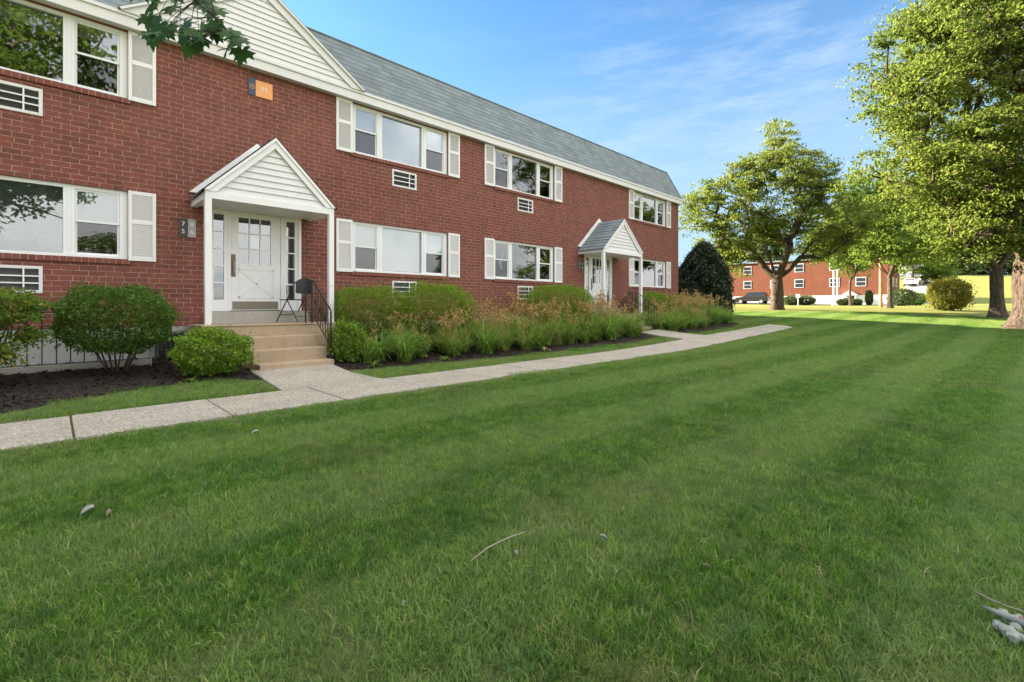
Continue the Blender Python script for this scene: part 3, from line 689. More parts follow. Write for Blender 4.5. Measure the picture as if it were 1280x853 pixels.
tree('shade_tree', (X2, Y2), .27, 2.4, [B(0, 0, 6.4, 3.6, 3.4, 3.0, 3), B(-2.2, 0, 4.6, 1.9, 2, 1.3, 1.1), B(1.5, 0, 5, 2.2, 2, 1.6, 1)],
     260, 36000, .155, 'l_mid', 'bark', 'smaller dark-stemmed tree standing left of the huge shade tree', seed=21, spread=.42, limbs=5, flare=1.6)
X4, Y4 = V(1112, 33)
mid = tree('lawn_tree', (X4, Y4), .16, 2.2, [B(-.2, 0, 6.4, 2.8, 2.6, 2.6, 3), B(-1.2, 0, 8.2, 1.9, 2, 1.5, 1), B(1.6, 0, 5.6, 2.2, 2, 2.2, 1.2), B(.9, 0, 4.0, 2.4, 2.2, 1.0, 1.0)],
     240, 32000, .19, 'l_mid', 'bark', 'mid-size green tree between the lone lawn tree and the big shade trees', seed=33, spread=.5, limbs=5)
for px, z, sx, sz, lab in ((1063, 52, .85, 1.3, 'green tree close in front of the far brick building, right of the twin white poles'), (1169, 66, .75, .9, 'tree beside the driveway, behind and left of the golden bush')):
    o = copy_tree(mid); X, Y = V(px, z); o.location = (X, Y, G(X, Y)); o.rotation_euler[2] = px; o.scale = (sx, sx, sz); tag(o, lab, 'tree')
pt = tree('plum_tree', V(1141, 100), .2, 2.0, [B(0, 0, 6, 3, 3, 2.8, 1)], 60, 5000, .5, 'l_purple', 'bark', 'dark reddish-purple tree beside the pale distant house', seed=41, spread=.8, limbs=4)
far = tree('distant_tree', V(1160, 118), .25, 2.5, [B(0, 0, 6.2, 4, 4, 5.6, 1)], 130, 14000, .45, 'l_far', 'bark', 'distant tree behind the parked white cars', seed=43, spread=.9, limbs=4, group='distant trees on the skyline')
for px, z, s, lab in ((1196, 125, 1.0, 'distant tree on the hill directly behind the golden bush'), (1225, 132, 1.15, 'distant tree on the hill crest seen left of the smaller trunk'), (1262, 128, 1.1, 'distant tree on the hill crest between the two big trunks'), (1300, 120, 1.2, 'distant hill tree at the right edge'),
                     (1030, 118, 1.1, 'distant tree above the roof of the far brick building'), (960, 125, 1.2, 'distant tree behind the left end of the far brick building'), (905, 120, 1.0, 'distant tree seen beside the dark holly')):
    o = copy_tree(far); X, Y = V(px, z); o.location = (X, Y, G(X, Y)); o.rotation_euler[2] = px; o.scale = (s, s, s * (1.25 if px < 1040 else .9)); tag(o, lab, 'tree')
# trees across the lawn, seen in the window reflections
src2 = bpy.data.objects['shade_tree.001']
for x, y, s, lab in ((-3.6, -5.5, 1.68, 'tree standing just behind the viewer, reflected in the top left window'), (6, -62, 1.2, 'tree far across the lawn reflected in the first windows'), (84, -58, 1.2, 'tree far beyond the right side of the lawn, reflected in the middle windows'), (52, -45, 1.3, 'tree far across the lawn reflected in the farthest windows'), (-26, -38, 1.5, 'tree across the lawn beyond the left end of the building')):
    o = copy_tree(src2); o.location = (x, y, G(x, y) - .05); o.rotation_euler[2] = x; o.scale = (s, s, s); tag(o, lab, 'tree', 'trees across the lawn')
shrub('golden_bush', 1186, 28, w=2.15, dpt=2.0, z0=.9, z1=2.75, n=9000, size=.12, mat='l_gold', lab='round golden-green bush on the sunlit lawn left of the two trunks', cat='bush', stems=5, flat=.1, lump=.07, jag=.2)
for px, z, w_, h_, lab in ((990, 60, 2.0, 1.25, 'round dark bush just right of the lone tree trunk'), (1007, 60, 2.2, 1.2, 'round dark bush beside the mailbox post'), (1070, 58, 1.3, .8, 'small round bush under the basement window'),(1086.5, 58.5, .8, 1.9, 'narrow upright bush left of the small far porch'), (1128, 52, 2.6, 1.9, 'dark hedge bush at the right corner of the far brick building'), (1143, 56, 2.4, 1.6, 'second hedge bush beside the driveway'), (1054, 57, 1.4, .8, 'small bush at the foot of the twin white poles')):
    X, Y = V(px, z); gg = G(X, Y); shrub('round_bush', px, z, w=w_, dpt=w_, z0=gg + .02, z1=gg + h_, n=2200, size=.2, mat='l_far' if px != 1143 else 'l_box', lab=lab, cat='bush', stems=0, flat=.1, lump=.06)

# hanging maple spray near the lens, on a tree standing left of the frame
def maple_branch():
    out = [(0, -.08), (.10, -.30), (.28, -.34), (.20, -.14), (.52, -.12), (.42, .02), (.50, .20), (.30, .16), (.22, .24), (.27, .44), (.13, .36), (.0, .64)]
    pts = out + [(-x, y) for x, y in reversed(out[1:-1])]
    tx = -3.6 * SA + .4 * CA; ty = 3.6 * CA + .4 * SA
    r = empty('maple_tree', (tx, ty, 0)); tag(r, 'foreground maple whose leafy spray hangs into the top left corner', 'tree')
    def W(px, py, z):
        X, Y = V(px, z); return Vector((X - tx, Y - ty, H + (382 - py) / F * z))
    vs, fs, tn = [], [], []
    spots = []
    rnd = random.Random(5)
    for i in range(42): spots.append((rnd.uniform(185, 272), rnd.uniform(-25, 46), rnd.uniform(2.0, 2.5)))
    for i in range(7): spots.append((rnd.uniform(278, 302), rnd.uniform(36, 66), rnd.uniform(2.05, 2.25)))
    for i in range(4): spots.append((rnd.uniform(225, 262), rnd.uniform(30, 58), rnd.uniform(2.0, 2.2)))
    for i in range(16): spots.append((rnd.uniform(150, 190), rnd.uniform(-40, -5), rnd.uniform(2.1, 2.6)))
    tw = MB()
    root = W(205, -150, 2.6); main = [W(215, -90, 2.5), W(228, -30, 2.35), W(245, 0, 2.25), W(268, 22, 2.2), W(287, 42, 2.15)]
    tw.tube([root] + main, [.012, .009, .006, .005, .004, .003], 6)
    tw.tube([W(215, -90, 2.5), W(195, -30, 2.4), W(190, 5, 2.3)], [.007, .005, .003], 6)
    for (px, py, z) in spots:
        c = W(px, py, z); s = rnd.uniform(.085, .135)
        yaw = rnd.uniform(-.9, .9); down = rnd.uniform(-1.2, .35) ; R_ = Matrix.Rotation(math.atan2(SA, CA) - PI / 2 + yaw, 4, 'Z') @ Matrix.Rotation(PI / 2 + down, 4, 'X') @ Matrix.Rotation(PI + rnd.uniform(-.8, .8), 4, 'Z')
        b = len(vs); tt = rnd.random()
        vs.append(tuple(c)); tn.append(tt)
        for x, y in pts:
            rr = x * x + y * y; vs.append(tuple(c + R_.to_3x3() @ Vector((x * s, y * s, -.35 * rr * s)))); tn.append(min(1, tt + .1))
        for k in range(len(pts)): fs.append((b, b + 1 + k, b + 1 + (k + 1) % len(pts)))
        q = min(main, key=lambda m: (m - c).length); tw.tube([q, (q + c) / 2 + Vector((0, 0, .015)), c], [.002, .0015, .001], 4, False)
    np_mesh('leaf_spray', np.array(vs), np.array(fs), M['maple'], r, tint=tn)
    tw.tube([(0, 0, 3.2), Vector((.2, .1, 3.9)), (root + Vector((0, 0, 3.9))) / 2 + Vector((0, 0, .2)), root], [.09, .07, .035, .012], 8)
    tw.build('limb', M['bark3'], r, smooth=True)
    tr = MB(); tr.tube([(0, 0, -.1), (0, 0, .4), (.03, 0, 2), (0, 0, 4.2)], [.26, .19, .16, .11], 14); tr.build('trunk', M['bark'], r, smooth=True)
maple_branch()

# ------------------------------------------------------------------ apartment building
bld = empty('apartment_building', (0, D, 0)); tag(bld, 'long two-storey red brick apartment building with white trim and grey mansard roof', 'building')
BX0, BX1, BY1 = -6.0, 21.04, 22.0
holes = []
units = [(-1.80,), (4.97,), (9.39,), (17.12,)]
ULZ, LLZ = (4.70, 5.86), (1.95, 3.12)
for (ux,) in units:
    for z0, z1 in (ULZ, LLZ): holes.append((ux, z0, ux + 2.74, z1))
acs = [(-.80, 4.11), (-.80, 1.35), (6.01, 4.11), (6.01, 1.35), (10.38, 4.11), (10.38, 1.35)]
for ax, az in acs: holes.append((ax, az, ax + .70, az + .42))
DC = [2.96, 14.66]
for dc in DC: holes.append((dc - .87, .79, dc + .87, 3.12))
def wall_with_holes(mb, x0, x1, z0, z1, holes, y, depth=.10):
    bx = sorted(set([x0, x1] + [h[0] for h in holes] + [h[2] for h in holes])); bz = sorted(set([z0, z1] + [h[1] for h in holes] + [h[3] for h in holes]))
    for i in range(len(bx) - 1):
        for j in range(len(bz) - 1):
            cx, cz = (bx[i] + bx[i + 1]) / 2, (bz[j] + bz[j + 1]) / 2
            if any(h[0] < cx < h[2] and h[1] < cz < h[3] for h in holes): continue
            mb.quad((bx[i], y, bz[j]), (bx[i + 1], y, bz[j]), (bx[i + 1], y, bz[j + 1]), (bx[i], y, bz[j + 1]))
    for a, b, c, d in holes:
        for P in (((a, y, b), (a, y + depth, b), (a, y + depth, d), (a, y, d)), ((c, y, b), (c, y, d), (c, y + depth, d), (c, y + depth, b)), ((a, y, d), (a, y + depth, d), (c, y + depth, d), (c, y, d)), ((a, y, b), (c, y, b), (c, y + depth, b), (a, y + depth, b))): mb.quad(*P)
mb = MB(); wall_with_holes(mb, BX0, BX1, .79, 5.95, holes, 0)
mb.quad((BX1, 0, .79), (BX1, BY1 - D, .79), (BX1, BY1 - D, 5.95), (BX1, 0, 5.95)); mb.quad((BX0, BY1 - D, .79), (BX0, 0, .79), (BX0, 0, 5.95), (BX0, BY1 - D, 5.95)); mb.quad((BX1, BY1 - D, .79), (BX0, BY1 - D, .79), (BX0, BY1 - D, 5.95), (BX1, BY1 - D, 5.95))
mb.build('wall', M['brick'], bld)
mb = MB(); mb.box(BX0 + .01, .012, -.6, BX1 - .01, BY1 - D - .01, .787); mb.build('foundation', M['found'], bld)

def mansard():
    # stepped shingle courses on front, right and left slopes
    zb, zt = 6.09, 7.41; n = 10; mb = MB()
    def ring(u):  # u 0 bottom..1 top : (xmin,xmax,yfront)
        return (BX0 - .15 + .5 * u, BX1 + .15 - .42 * u, -.13 + .58 * u, zb + (zt - zb) * u)
    for k in range(n):
        a = ring(k / n); b = ring((k + 1) / n); t = .006
        A = [(a[0] - t, a[2] - t, a[3]), (a[1] + t, a[2] - t, a[3])]; Bq = [(b[1], b[2], b[3] + .004), (b[0], b[2], b[3] + .004)]
        mb.quad(A[0], A[1], Bq[0], Bq[1]); mb.quad((a[0], a[2], a[3]), (a[1], a[2], a[3]), A[1], A[0])
        yb = BY1 - D
        mb.quad(A[1], (a[1] + t, yb, a[3]), (b[1], yb, b[3] + .004), Bq[0]); mb.quad((a[0] - t, yb, a[3]), A[0], Bq[1], (b[0], yb, b[3] + .004))
    tp = ring(1); mb.quad((tp[0], tp[2], zt), (tp[1], tp[2], zt), (tp[1], BY1 - D, zt), (tp[0], BY1 - D, zt)); mb.quad((tp[1], BY1 - D, zt), (tp[0], BY1 - D, zt), (BX0 - .15, BY1 - D, zb - .2), (BX1 + .15, BY1 - D, zb - .2))
    rf = mb.build('roof', M['shingle'], bld)
    mb = MB(); mb.tube([(BX0, .45, zt + .01), (tp[1], .45, zt + .01)], .03, 6); mb.tube([(tp[1], .45, zt + .01), (BX1 + .15, -.13, zb + .01)], .025, 6); mb.build('ridge_cap', M['shingle'], rf)
mansard()
mb = MB(); mb.box(BX0 - .15, -.15, 5.875, BX1 + .17, -.12, 6.092); mb.box(BX1 + .14, -.118, 5.875, BX1 + .17, BY1 - D, 6.092); mb.box(BX0 - .15, -.118, 5.88, BX1 + .138, .3, 5.9); mb.box(BX0 - .15, -.175, 6.05, BX1 + .19, -.152, 6.11)
mb.build('fascia', M['trim'], bld, bevel=.004)
mb = MB(); mb.tube([(BX1 + .16, -.12, 6.02), (BX1 + .27, -.12, 5.98)], .05, 6); mb.build('gutter_end', M['black'], bld)
def gable(cx, half, z0, apex, y, trim=.16, lap=.115, depth=2.2):
    gb = MB(); gb.prism([(cx - half + .02, z0), (cx + half - .02, z0), (cx, apex - .02)], y + .05, y + .06)
    o = gb.build('gable_backing', M['siding'], bld)
    s = MB(); z = z0; sl = (apex - z0) / half
    while z < apex - .15:
        z2 = min(z + lap, apex - .1); h0 = half - (z - z0) / sl - .04; h1 = half - (z2 - z0) / sl - .04
        s.quad((cx - h0, y + .020, z), (cx + h0, y + .020, z), (cx + h1, y + .042, z2), (cx - h1, y + .042, z2)); s.quad((cx - h0, y + .042, z), (cx + h0, y + .042, z), (cx + h0, y + .020, z), (cx - h0, y + .020, z)); z = z2
    s.build('siding', M['siding'], o)
    nx_, nz_ = sl / math.hypot(1, sl), 1 / math.hypot(1, sl)
    for sg in (-1, 1):
        a = (cx + sg * half, z0); b = (cx, apex)
        P = [a, b, (cx, apex - trim / nz_), (a[0] - sg * trim / nx_, z0)]
        if sg > 0: P = [P[0], P[3], P[2], P[1]]
        r = MB(); r.prism(P, y - .01, y + .019); ro = r.build('rake_board', M['trim'], o, bevel=.003)
        o2 = (sg * nx_ * .028, nz_ * .028); P = [(a[0] + o2[0], a[1] + o2[1]), (cx, apex + .028 / nz_), (cx, apex - .02), (a[0] - sg * .02, z0)]
        if sg > 0: P = P[::-1]
        r = MB(); r.prism(P, y - .05, y - .012); r.build('drip_edge', M['trim'], o)
    # little roof behind
    q = MB()
    for sg in (-1, 1):
        q.quad((cx + sg * (half + .03), y - .05, z0 + .02), (cx, y - .05, apex + .045), (cx, y + depth, apex + .045), (cx + sg * (half + .03), y + depth, z0 + .02))
    q.build('gable_roof', M['shingle'], o)
gable(2.99, 2.17, 6.10, 7.57, -.19)

def shutter(x0, z0, z1, w=.38):
    mb = MB(); y0, y1 = -.04, -.004; mb.box(x0, y0, z0, x0 + .05, y1, z1); mb.box(x0 + w - .05, y0, z0, x0 + w, y1, z1)
    zm = z0 + (z1 - z0) * .56
    for a, b in ((z0, z0 + .07), (zm - .035, zm + .035), (z1 - .06, z1)): mb.box(x0 + .052, y0, a, x0 + w - .052, y1, b)
    mb.box(x0 + .052, -.012, z0 + .07, x0 + w - .052, -.006, z1 - .06)
    for a, b in ((z0 + .07, zm - .035), (zm + .035, z1 - .06)):
        n = int((b - a) / .027)
        for i in range(n):
            z = a + (i + .5) * (b - a) / n; mb.quad((x0 + .05, -.036, z - .014), (x0 + w - .05, -.036, z - .014), (x0 + w - .05, -.013, z + .012), (x0 + .05, -.013, z + .012))
    mb.build('shutter', M['shutter'], bld)

def pane(wo, x0, z0, x1, z1, y, mat='glass'):
    mb = MB(); mb.box(x0, y, z0, x1, y + .005, z1); mb.build('pane', M[mat], wo)
def wavy(name, x0, x1, z0, z1, y, mat, wo, amp=.018, pitch=.07):
    n = max(8, int((x1 - x0) / pitch * 6)); vs = []
    for j, z in enumerate((z0, z1)):
        for i in range(n + 1): vs.append((x0 + (x1 - x0) * i / n, y + amp * math.sin(i / 6 * 2 * PI + j * .3), z))
    np_mesh(name, np.array(vs), np.array([(i, i + 1, n + 2 + i, n + 1 + i) for i in range(n)]), M[mat], wo, smooth=True)
def window(x0, z0, z1, cfg):
    """triple window: double-hung | picture | double-hung ; cfg = three treatments"""
    W = 2.74; y = .045
    fr = MB()
    fr.box(x0, y, z0, x0 + .10, y + .075, z1); fr.box(x0 + W - .11, y, z0, x0 + W, y + .075, z1); fr.box(x0 + .10, y, z1 - .06, x0 + W - .11, y + .075, z1); fr.box(x0 + .10, y - .02, z0, x0 + W - .11, y + .075, z0 + .045)
    for a, b in ((.66, .80), (1.93, 2.07)): fr.box(x0 + a, y + .001, z0 + .045, x0 + b, y + .075, z1 - .06); fr.box(x0 + a + .05, y - .006, z0 + .045, x0 + b - .05, y, z1 - .06)
    wo = fr.build('window', M['vinyl'], bld, bevel=.004)
    zb, zt = z0 + .045, z1 - .06; zm = (zb + zt) / 2 + .02
    for k, (a, b) in enumerate(((.10, .66), (.80, 1.93), (2.07, 2.63))):
        a += x0; b += x0; tr = cfg[k]
        if k == 1: pane(wo, a + .003, zb + .003, b - .003, zt - .003, y + .05)
        else:
            for zz0, zz1, yy, gm in ((zm - .02, zt, y + .018, 'glass'), (zb, zm + .018, y + .046, 'glass_dark')):
                s = MB(); t_ = .028; s.box(a + .002, yy, zz0, a + t_, yy + .025, zz1); s.box(b - t_, yy, zz0, b - .002, yy + .025, zz1); s.box(a + t_, yy, zz0, b - t_, yy + .025, zz0 + .034); s.box(a + t_, yy, zz1 - .03, b - t_, yy + .025, zz1); s.build('sash', M['vinyl'], wo)
                pane(wo, a + t_, zz0 + .034, b - t_, zz1 - .03, yy + .010, gm)
        yb = y + .13
        for item in tr:
            kind = item[0]
            if kind == 'shade':   # (shade, fraction down)
                s = MB(); s.box(a - .03, yb, zt - (zt - zb) * item[1], b + .03, yb + .006, zt + .03); s.build('roller_shade', M['blind'], wo)
            elif kind == 'slats':
                s = MB(); zz = zt; z_end = zt - (zt - zb) * item[1]
                while zz > z_end: s.quad((a - .02, yb, zz), (b + .02, yb, zz), (b + .02, yb + .016, zz - .017), (a - .02, yb + .016, zz - .017)); zz -= .026
                s.build('venetian_blind', M['blind'], wo)
            elif kind == 'vert': wavy('vertical_blind', a - .02, b + .02, zb - .02, zt + .02, yb + .04, 'vblind', wo, .022, .09)
            elif kind == 'curt': wavy('curtain', a + (b - a) * item[1], a + (b - a) * item[2], zb - .02, zt + .02, yb + .06, 'curtain', wo, .02, .07)
            elif kind == 'val': wavy('valance', a - .03, b + .03, zt - item[1], zt + .02, yb + .02, 'curtain', wo, .015, .1)
            elif kind == 'vase':
                s = MB(); s.tube([((a + b) / 2, yb - .02, zb), ((a + b) / 2, yb - .02, zb + .06), ((a + b) / 2, yb - .02, zb + .12), ((a + b) / 2, yb - .02, zb + .2)], [.05, .02, .05, .005], 10); s.build('ornament', M['paper'], wo)
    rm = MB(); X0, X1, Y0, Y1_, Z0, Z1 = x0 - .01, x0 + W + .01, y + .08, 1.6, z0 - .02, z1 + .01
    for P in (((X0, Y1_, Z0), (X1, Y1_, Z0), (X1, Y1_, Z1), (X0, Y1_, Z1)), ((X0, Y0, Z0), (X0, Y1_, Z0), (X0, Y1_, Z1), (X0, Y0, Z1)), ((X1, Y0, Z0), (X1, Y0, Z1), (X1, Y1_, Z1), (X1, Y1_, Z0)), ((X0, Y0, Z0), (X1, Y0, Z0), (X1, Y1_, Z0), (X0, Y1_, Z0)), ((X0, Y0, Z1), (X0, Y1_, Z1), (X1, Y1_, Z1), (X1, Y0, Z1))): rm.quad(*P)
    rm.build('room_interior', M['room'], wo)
    sl = MB(); sl.box(x0 - .03, -.035, z0 - .088, x0 + W + .03, .044, z0 - .002); sl.build('brick_sill', M['rowlock'], wo, bevel=.003)
    for sx in (x0 - .38, x0 + W): shutter(sx, z0 - .02, z1 + .008)
V_, N_ = [('vert',)], []
window(-1.80, *ULZ, [[('val', .2)], [('val', .22)], [('val', .2), ('curt', .35, 1.0)]])
window(-1.80, *LLZ, [[('slats', 1)], [('slats', 1)], [('shade', .64), ('curt', .7, 1.0)]])
window(4.97, *ULZ, [[('shade', .42), ('vert',)], [('shade', 1)], [('shade', .42), ('vert',)]])
window(4.97, *LLZ, [[('shade', .80)], [('shade', .97)], [('shade', .85)]])
window(9.39, *ULZ, [[('curt', .5, 1)], [], [('shade', .3), ('slats', .6)]])
window(9.39, *LLZ, [[('vert',)], [('shade', .6), ('vase',)], [('shade', .62)]])
window(17.12, *ULZ, [[('curt', .4, .7)], [('vert',), ('curt', .8, 1)], [('shade', .5)]])
window(17.12, *LLZ, [[('shade', .5)], [('vert',), ('shade', .9)], [('shade', .5)]])

for ax, az in acs:
    w_, h_ = .70, .42; fr = MB(); t_ = .045
    fr.box(ax, -.015, az, ax + t_, .03, az + h_); fr.box(ax + w_ - t_, -.015, az, ax + w_, .03, az + h_); fr.box(ax + t_, -.015, az, ax + w_ - t_, .03, az + t_); fr.box(ax + t_, -.015, az + h_ - t_, ax + w_ - t_, .03, az + h_)
    fo = fr.build('air_conditioner_sleeve', M['trim'], bld, bevel=.003)
    s = MB()
    for k in (1, 2): z = az + t_ + (h_ - 2 * t_) * k / 3; s.box(ax + t_, -.012, z - .010, ax + w_ - t_, .01, z + .010)
    vx = ax + w_ * .70; s.box(vx - .010, -.014, az + t_, vx + .010, .008, az + h_ - t_); s.build('bar', M['white'], fo)
    q = MB(); zz = az + t_
    q.box(ax + t_, .045, az + t_, ax + w_ - t_, .06, az + h_ - t_)
    while zz < az + h_ - t_ - .01: q.quad((ax + t_, .025, zz), (ax + w_ - t_, .025, zz), (ax + w_ - t_, .044, zz + .012), (ax + t_, .044, zz + .012)); zz += .016
    q.build('grille', M['grille'], fo)

def entrance(cx, half, first):
    # frame
    f = MB(); y = .02; x0, x1 = cx - .87, cx + .87; zt = 3.12
    f.box(x0, y - .03, 1.05, x0 + .06, y + .09, zt); f.box(x1 - .06, y - .03, 1.05, x1, y + .09, zt); f.box(x0 + .06, y - .03, zt - .07, x1 - .06, y + .09, zt)
    f.box(cx - .515, y - .01, 1.05, cx - .462, y + .09, zt - .07); f.box(cx + .462, y - .01, 1.05, cx + .515, y + .09, zt - .07)
    fo = f.build('door_frame', M['white'], bld, bevel=.004)
    # sidelights
    for a, b in ((x0 + .06, cx - .515), (cx + .515, x1 - .06)):
        s = MB(); ga, gb = (a + b) / 2 - .088, (a + b) / 2 + .088; s.box(a, y, 1.05, ga, y + .05, zt - .07); s.box(gb, y, 1.05, b, y + .05, zt - .07); s.box(ga, y, 1.05, gb, y + .05, 1.27); s.box(ga, y, 2.92, gb, y + .05, zt - .07)
        for k in range(1, 5): z = 1.27 + .33 * k; s.box(ga, y + .002, z - .012, gb, y + .045, z + .012)
        so_ = s.build('sidelight', M['white'], bld); pane(so_, ga, 1.27, gb, 2.92, y + .026)
        if first and a < cx:
            p = MB(); p.box(ga + .01, y + .035, 1.30, gb - .01, y + .039, 1.50); p.build('poster', M['peach'], so_)
            p = MB()
            for k in range(5): p.box(ga + .008 + k * .034, y + .034, 1.54, ga + .025 + k * .034, y + .040, 1.66)
            p.box(ga, y + .036, 1.505, gb, y + .041, 1.54); p.build('awning_stripe', M['red'], so_)
            p = MB(); p.box(ga, y + .042, 1.50, gb, y + .045, 1.68); p.build('poster_backing', M['paper'], so_)
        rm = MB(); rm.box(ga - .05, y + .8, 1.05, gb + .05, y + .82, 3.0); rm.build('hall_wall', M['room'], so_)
    # door slab
    d = MB(); dx = cx - .46; w_ = .92; gx0, gx1, gz0, gz1 = dx + .14, dx + .73, 1.98, 2.90
    if not first: gx0, gx1 = dx + .12, dx + .80
    d.box(dx, y + .01, 1.06, gx0, y + .05, 3.04); d.box(gx1, y + .01, 1.06, dx + w_, y + .05, 3.04); d.box(gx0, y + .01, 1.06, gx1, y + .05, gz0); d.box(gx0, y + .01, gz1, gx1, y + .05, 3.04)
    for k in (1, 2):
        xx = gx0 + (gx1 - gx0) * k / 3; d.box(xx - .011, y + .012, gz0, xx + .011, y + .045, gz1); zz = gz0 + (gz1 - gz0) * k / 3; d.box(gx0, y + .013, zz - .011, gx1, y + .044, zz + .011)
    do = d.build('entrance_door', M['white'], bld, bevel=.003); pane(do, gx0, gz0, gx1, gz1, y + .028)
    # crossbuck panel
    c = MB(); a, b, e, g_ = dx + .14, dx + .78, 1.32, 1.88
    for P, Q in (((a, e), (b, g_)), ((a, g_), (b, e)), ((a, e), (b, e)), ((a, g_), (b, g_)), ((a, e), (a, g_)), ((b, e), (b, g_))):
        L = math.hypot(Q[0] - P[0], Q[1] - P[1]); ux, uz = (Q[0] - P[0]) / L, (Q[1] - P[1]) / L; nx2, nz2 = -uz * .012, ux * .012
        c.prism([(P[0] + nx2, P[1] + nz2), (P[0] - nx2, P[1] - nz2), (Q[0] - nx2, Q[1] - nz2), (Q[0] + nx2, Q[1] + nz2)], y + .001, y + .0095)
    c.build('crossbuck', M['vinyl'], do)
    k = MB(); k.box(dx + .03, y + .003, 1.08, dx + w_ - .05, y + .0095, 1.24); k.build('kick_plate', M['kick'], do)
    k = MB(); k.box(dx + .008, y + .002, 1.72, dx + .085, y + .0095, 2.16); k.build('lock_plate', M['bronze'], do)
    k = MB(); k.tube([(dx + .05, y - .05, 1.80), (dx + .05, y - .05, 2.02)], .009, 6); k.tube([(dx + .05, y + .002, 1.81), (dx + .05, y - .05, 1.81)], .007, 6); k.tube([(dx + .05, y + .002, 2.01), (dx + .05, y - .05, 2.01)], .007, 6); k.build('handle', M['plate_lt'], do)
    xx = gx0 + (gx1 - gx0) / 3; k = MB(); k.box(xx + .012, y + .034, 2.30, xx + (gx1 - gx0) / 3 - .012, y + .037, 2.57); k.build('paper_notice', M['paper'], do)
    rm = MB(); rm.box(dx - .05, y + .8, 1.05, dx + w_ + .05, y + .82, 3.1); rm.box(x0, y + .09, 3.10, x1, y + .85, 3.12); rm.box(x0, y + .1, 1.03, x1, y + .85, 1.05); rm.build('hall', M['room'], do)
    # canopy : local y front -1.10
    yf = -1.10; zb, ze = 2.98, 3.10; ap = 4.24; h = half
    cp = MB(); cp.box(cx - h + .02, yf, zb, cx + h - .02, yf + .10, ze); cp.box(cx - h + .02, yf + .10, zb, cx - h + .12, -.002, ze); cp.box(cx + h - .12, yf + .10, zb, cx + h - .02, -.002, ze)
    cp.box(cx - h + .12, yf + .10, zb + .03, cx + h - .12, -.002, zb + .045)
    co_ = cp.build('porch_canopy', M['white'], bld, bevel=.003)
    sl = (ap - ze) / h; nzr = 1 / math.hypot(1, sl); nxr = sl * nzr
    # siding tympanum
    s = MB(); z = ze; lap = .115
    s.prism([(cx - h + .03, ze), (cx + h - .03, ze), (cx, ap - .03)], yf + .05, yf + .06)
    while z < ap - .2:
        z2 = z + lap; h0 = h - (z - ze) / sl - .05; h1 = h - (z2 - ze) / sl - .05
        s.quad((cx - h0, yf + .022, z), (cx + h0, yf + .022, z), (cx + h1, yf + .045, z2), (cx - h1, yf + .045, z2)); s.quad((cx - h0, yf + .045, z), (cx + h0, yf + .045, z), (cx + h0, yf + .022, z), (cx - h0, yf + .022, z)); z = z2
    s.build('siding', M['siding'], co_)
    def rake(y0, y1, tw, lift=0, dz=0, ext=0):
        for sg in (-1, 1):
            a = (cx + sg * (h + ext), ze + lift - ext * sl); b = (cx, ap + lift); P = [a, b, (cx, b[1] - tw / nzr), (a[0] - sg * tw / nxr, a[1])]
            if sg > 0: P = [P[0], P[3], P[2], P[1]]
            r = MB(); r.prism(P, y0, y1); r.build('rake_board', M['white'], co_, bevel=.003)
    rake(yf - .012, yf + .02, .13); rake(yf - .035, yf - .0125, .045, .012)
    rake(-.045, -.003, .17, .17, ext=.02)
    q = MB()
    for sg in (-1, 1):
        t_ = .03
        A = [(cx + sg * (h + .03), ze - .02), (cx, ap + .012)]
        n = 10
        for k in range(n):
            u0, u1 = k / n, (k + 1) / n; p0 = (A[0][0] + (A[1][0] - A[0][0]) * u0, A[0][1] + (A[1][1] - A[0][1]) * u0); p1 = (A[0][0] + (A[1][0] - A[0][0]) * u1, A[0][1] + (A[1][1] - A[0][1]) * u1)
            q.quad((p0[0] + sg * .012, yf - .03, p0[1] + .022), (p0[0] + sg * .012, -.046, p0[1] + .022), (p1[0], -.046, p1[1] + .012), (p1[0], yf - .03, p1[1] + .012))
            q.quad((p0[0] + sg * .012, yf - .03, p0[1] + .022), (p0[0] + sg * .012, -.046, p0[1] + .022), (p0[0], -.046, p0[1]), (p0[0], yf - .03, p0[1]))
    q.build('canopy_roof', M['shingle'], co_)
    for px_ in (cx - h + .02, cx + h - .12): p = MB(); p.box(px_, yf, .80, px_ + .10, yf + .10, zb); p.build('porch_post', M['white'], bld, bevel=.004)
entrance(2.96, 1.13, True); entrance(14.68, 1.28, False)

# steps
def steps(cx, lab):
    r = empty('entrance_steps', (cx, D, 0)); tag(r, lab, 'steps'); g0 = G(cx, 8.1) - .05
    l = MB(); l.box(-1.18, -1.25, g0 - .2, 1.14, -.003, .80); l.build('landing', M['conc'], r, bevel=.01)
    for k in range(1, 4):
        s = MB(); z = .82 - .205 * k; yb = -1.253 - .32 * (k - 1) if k > 1 else -1.253; s.box(-.62 + .012 * k, -1.25 - .32 * k, g0 - .2, .62 + .004 * k, yb, z); s.build('tread', M['conc'], r, bevel=.012)
    d = MB(); d.box(-.86, -.36, .802, .90, -.004, 1.045); d.build('door_step', M['conc2'], r, bevel=.01)
    # worn edge slab on the landing
    e = MB(); e.box(-1.19, -1.27, .8005, 1.15, -.364, .822); e.build('landing_slab', M['conc'], r, bevel=.006)
    return r
steps(2.96, 'tan concrete entrance steps with cracked nosing at the near porch'); steps(14.68, 'tan concrete entrance steps at the farther porch, mostly behind the daylilies')

